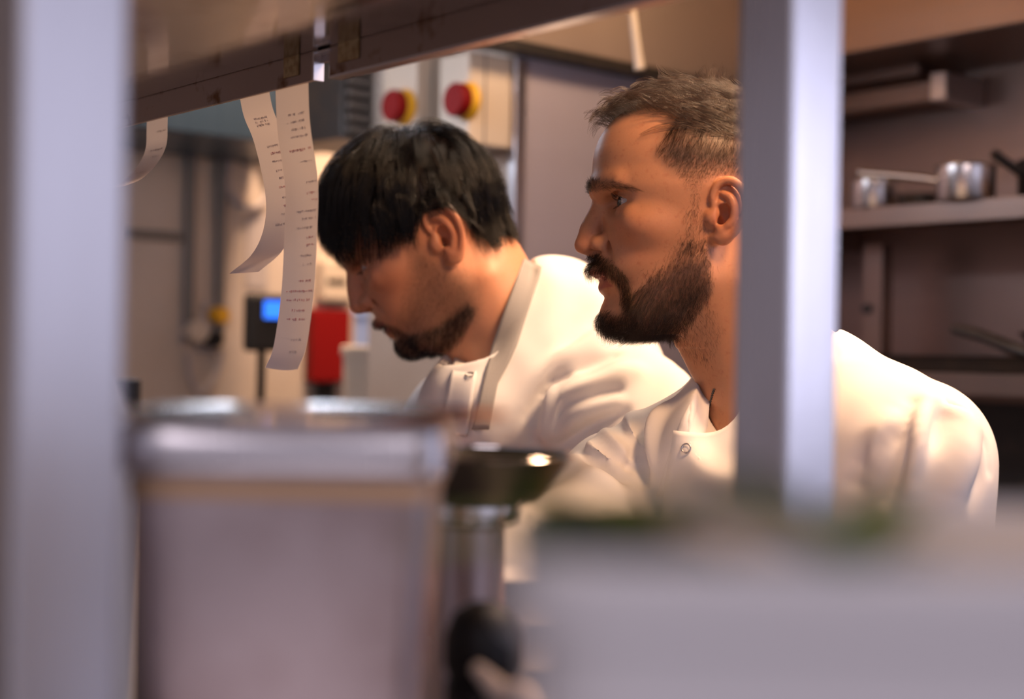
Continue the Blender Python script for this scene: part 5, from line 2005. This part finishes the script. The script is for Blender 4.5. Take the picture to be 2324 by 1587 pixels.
made('power_cable', lambda bm: bm_tube(bm, [e1, e1 + Vector((0, 0.01, -0.06)), Vector((0.01, 0, -0.115)), e2 + Vector((0, -0.01, -0.05)), e2], 0.007, 8), M['grey_card'], None, 'grey power cable sagging below the plugs', 'cable', smooth=True, origin=c)
a, b = wallpt(560, 482, 0.001), wallpt(606, 655, 0.001)
made('wall_notice', lambda bm: bm_box(bm, (0, 0, b.z - a.z), (0.003, b.y - a.y, 0)), M['grey_card'], None, 'grey paper notice on the left wall above the black terminal', 'notice', origin=a)
t0 = P(600, 735, 3.15)
tm = empty('card_terminal', t0, 'black handheld terminal with a lit blue screen', 'terminal', rot=YAW + 0.5)
box('case', (-0.045, -0.02, -0.062), (0.045, 0.02, 0.066), M['black_plastic'], tm, 0.010)
box('screen', (-0.008, -0.0225, 0.012), (0.038, -0.0195, 0.050), M['screen_blue'], tm)
made('stand', lambda bm: bm_tube(bm, [(0, 0.015, -0.060), (0, 0.02, -0.30), (0, 0.02, 0.95 - t0.z)], 0.010, 12), M['black_plastic'], tm, smooth=True)
# fire blanket
a, b = wallpt(700, 700, 0.02), wallpt(786, 868, 0.02)
fb = empty('fire_blanket', (XL + 0.02, (a.y + b.y) / 2, b.z), 'red fire blanket case with black pull straps on the left wall', 'fire blanket')
fo = Vector(fb.location)
box('case', Vector((XL + 0.002, a.y, b.z)) - fo, Vector((XL + 0.04, b.y, a.z)) - fo, M['red_plastic'], fb, 0.006)
for dy in (0.35, 0.6):
    yy = a.y + (b.y - a.y) * dy
    box('pull_strap', Vector((XL + 0.012, yy - 0.010, b.z - 0.07)) - fo, Vector((XL + 0.022, yy + 0.010, b.z)) - fo, M['black_plastic'], fb)
a, b = wallpt(722, 585, 0.02), wallpt(792, 690, 0.02)
db = empty('paper_dispenser', (XL + 0.02, (a.y + b.y) / 2, b.z), 'cream dispenser box above the red fire blanket', 'dispenser')
do = Vector(db.location)
box('case', Vector((XL + 0.002, a.y, b.z)) - do, Vector((XL + 0.05, b.y, a.z)) - do, M['cream_plastic'], db, 0.012)
box('slot', Vector((XL + 0.045, a.y + 0.01, a.z - 0.07)) - do, Vector((XL + 0.0515, b.y - 0.03, a.z - 0.055)) - do, M['black_plastic'], db)
# side bench with tubs
bt = empty('side_bench', (-2.1, 1.2, 0), 'steel side bench along the left wall under the plugs', 'bench')
bo = Vector(bt.location)
box('bench_top', Vector((XL + 0.003, -0.6, 0.91)) - bo, Vector((-1.72, 2.5, 0.95)) - bo, M['steel'], bt, 0.003)
for xx in (XL + 0.05, -1.80):
    for yy in (-0.5, 2.4):
        box('leg', Vector((xx, yy, 0.0)) - bo, Vector((xx + 0.04, yy + 0.04, 0.91)) - bo, M['steel'], bt)
for px, py, D, w, m, lab in ((842, 785, 3.05, 0.055, 'cream_plastic', 'tall cream food tub on the side bench beyond the bowed cook'), (885, 700, 3.3, 0.075, 'blue_tub', 'taller pale blue tub behind the cream tub')):
    q = P(px, py, D)
    hh = q.z - 0.95
    t_ = empty('storage_tub', (q.x, q.y, 0.95), lab, 'tub', None, YAW)
    made('tub_body', lambda bm: skin(bm, [loop(bm, w * 0.9, w * 0.9, 0.0005), loop(bm, w, w, hh - 0.02), loop(bm, w - 0.003, w - 0.003, hh - 0.02), loop(bm, w * 0.9 - 0.003, w * 0.9 - 0.003, 0.004)]), M[m], t_, smooth=True)
    made('lid', lambda bm: (skin(bm, [loop(bm, w + 0.004, w + 0.004, hh - 0.0199), loop(bm, w + 0.004, w + 0.004, hh - 0.004), loop(bm, w, w, hh)]), bm.faces.new(loop(bm, w - 0.0005, w - 0.0005, hh))), M[m], t_, smooth=True)
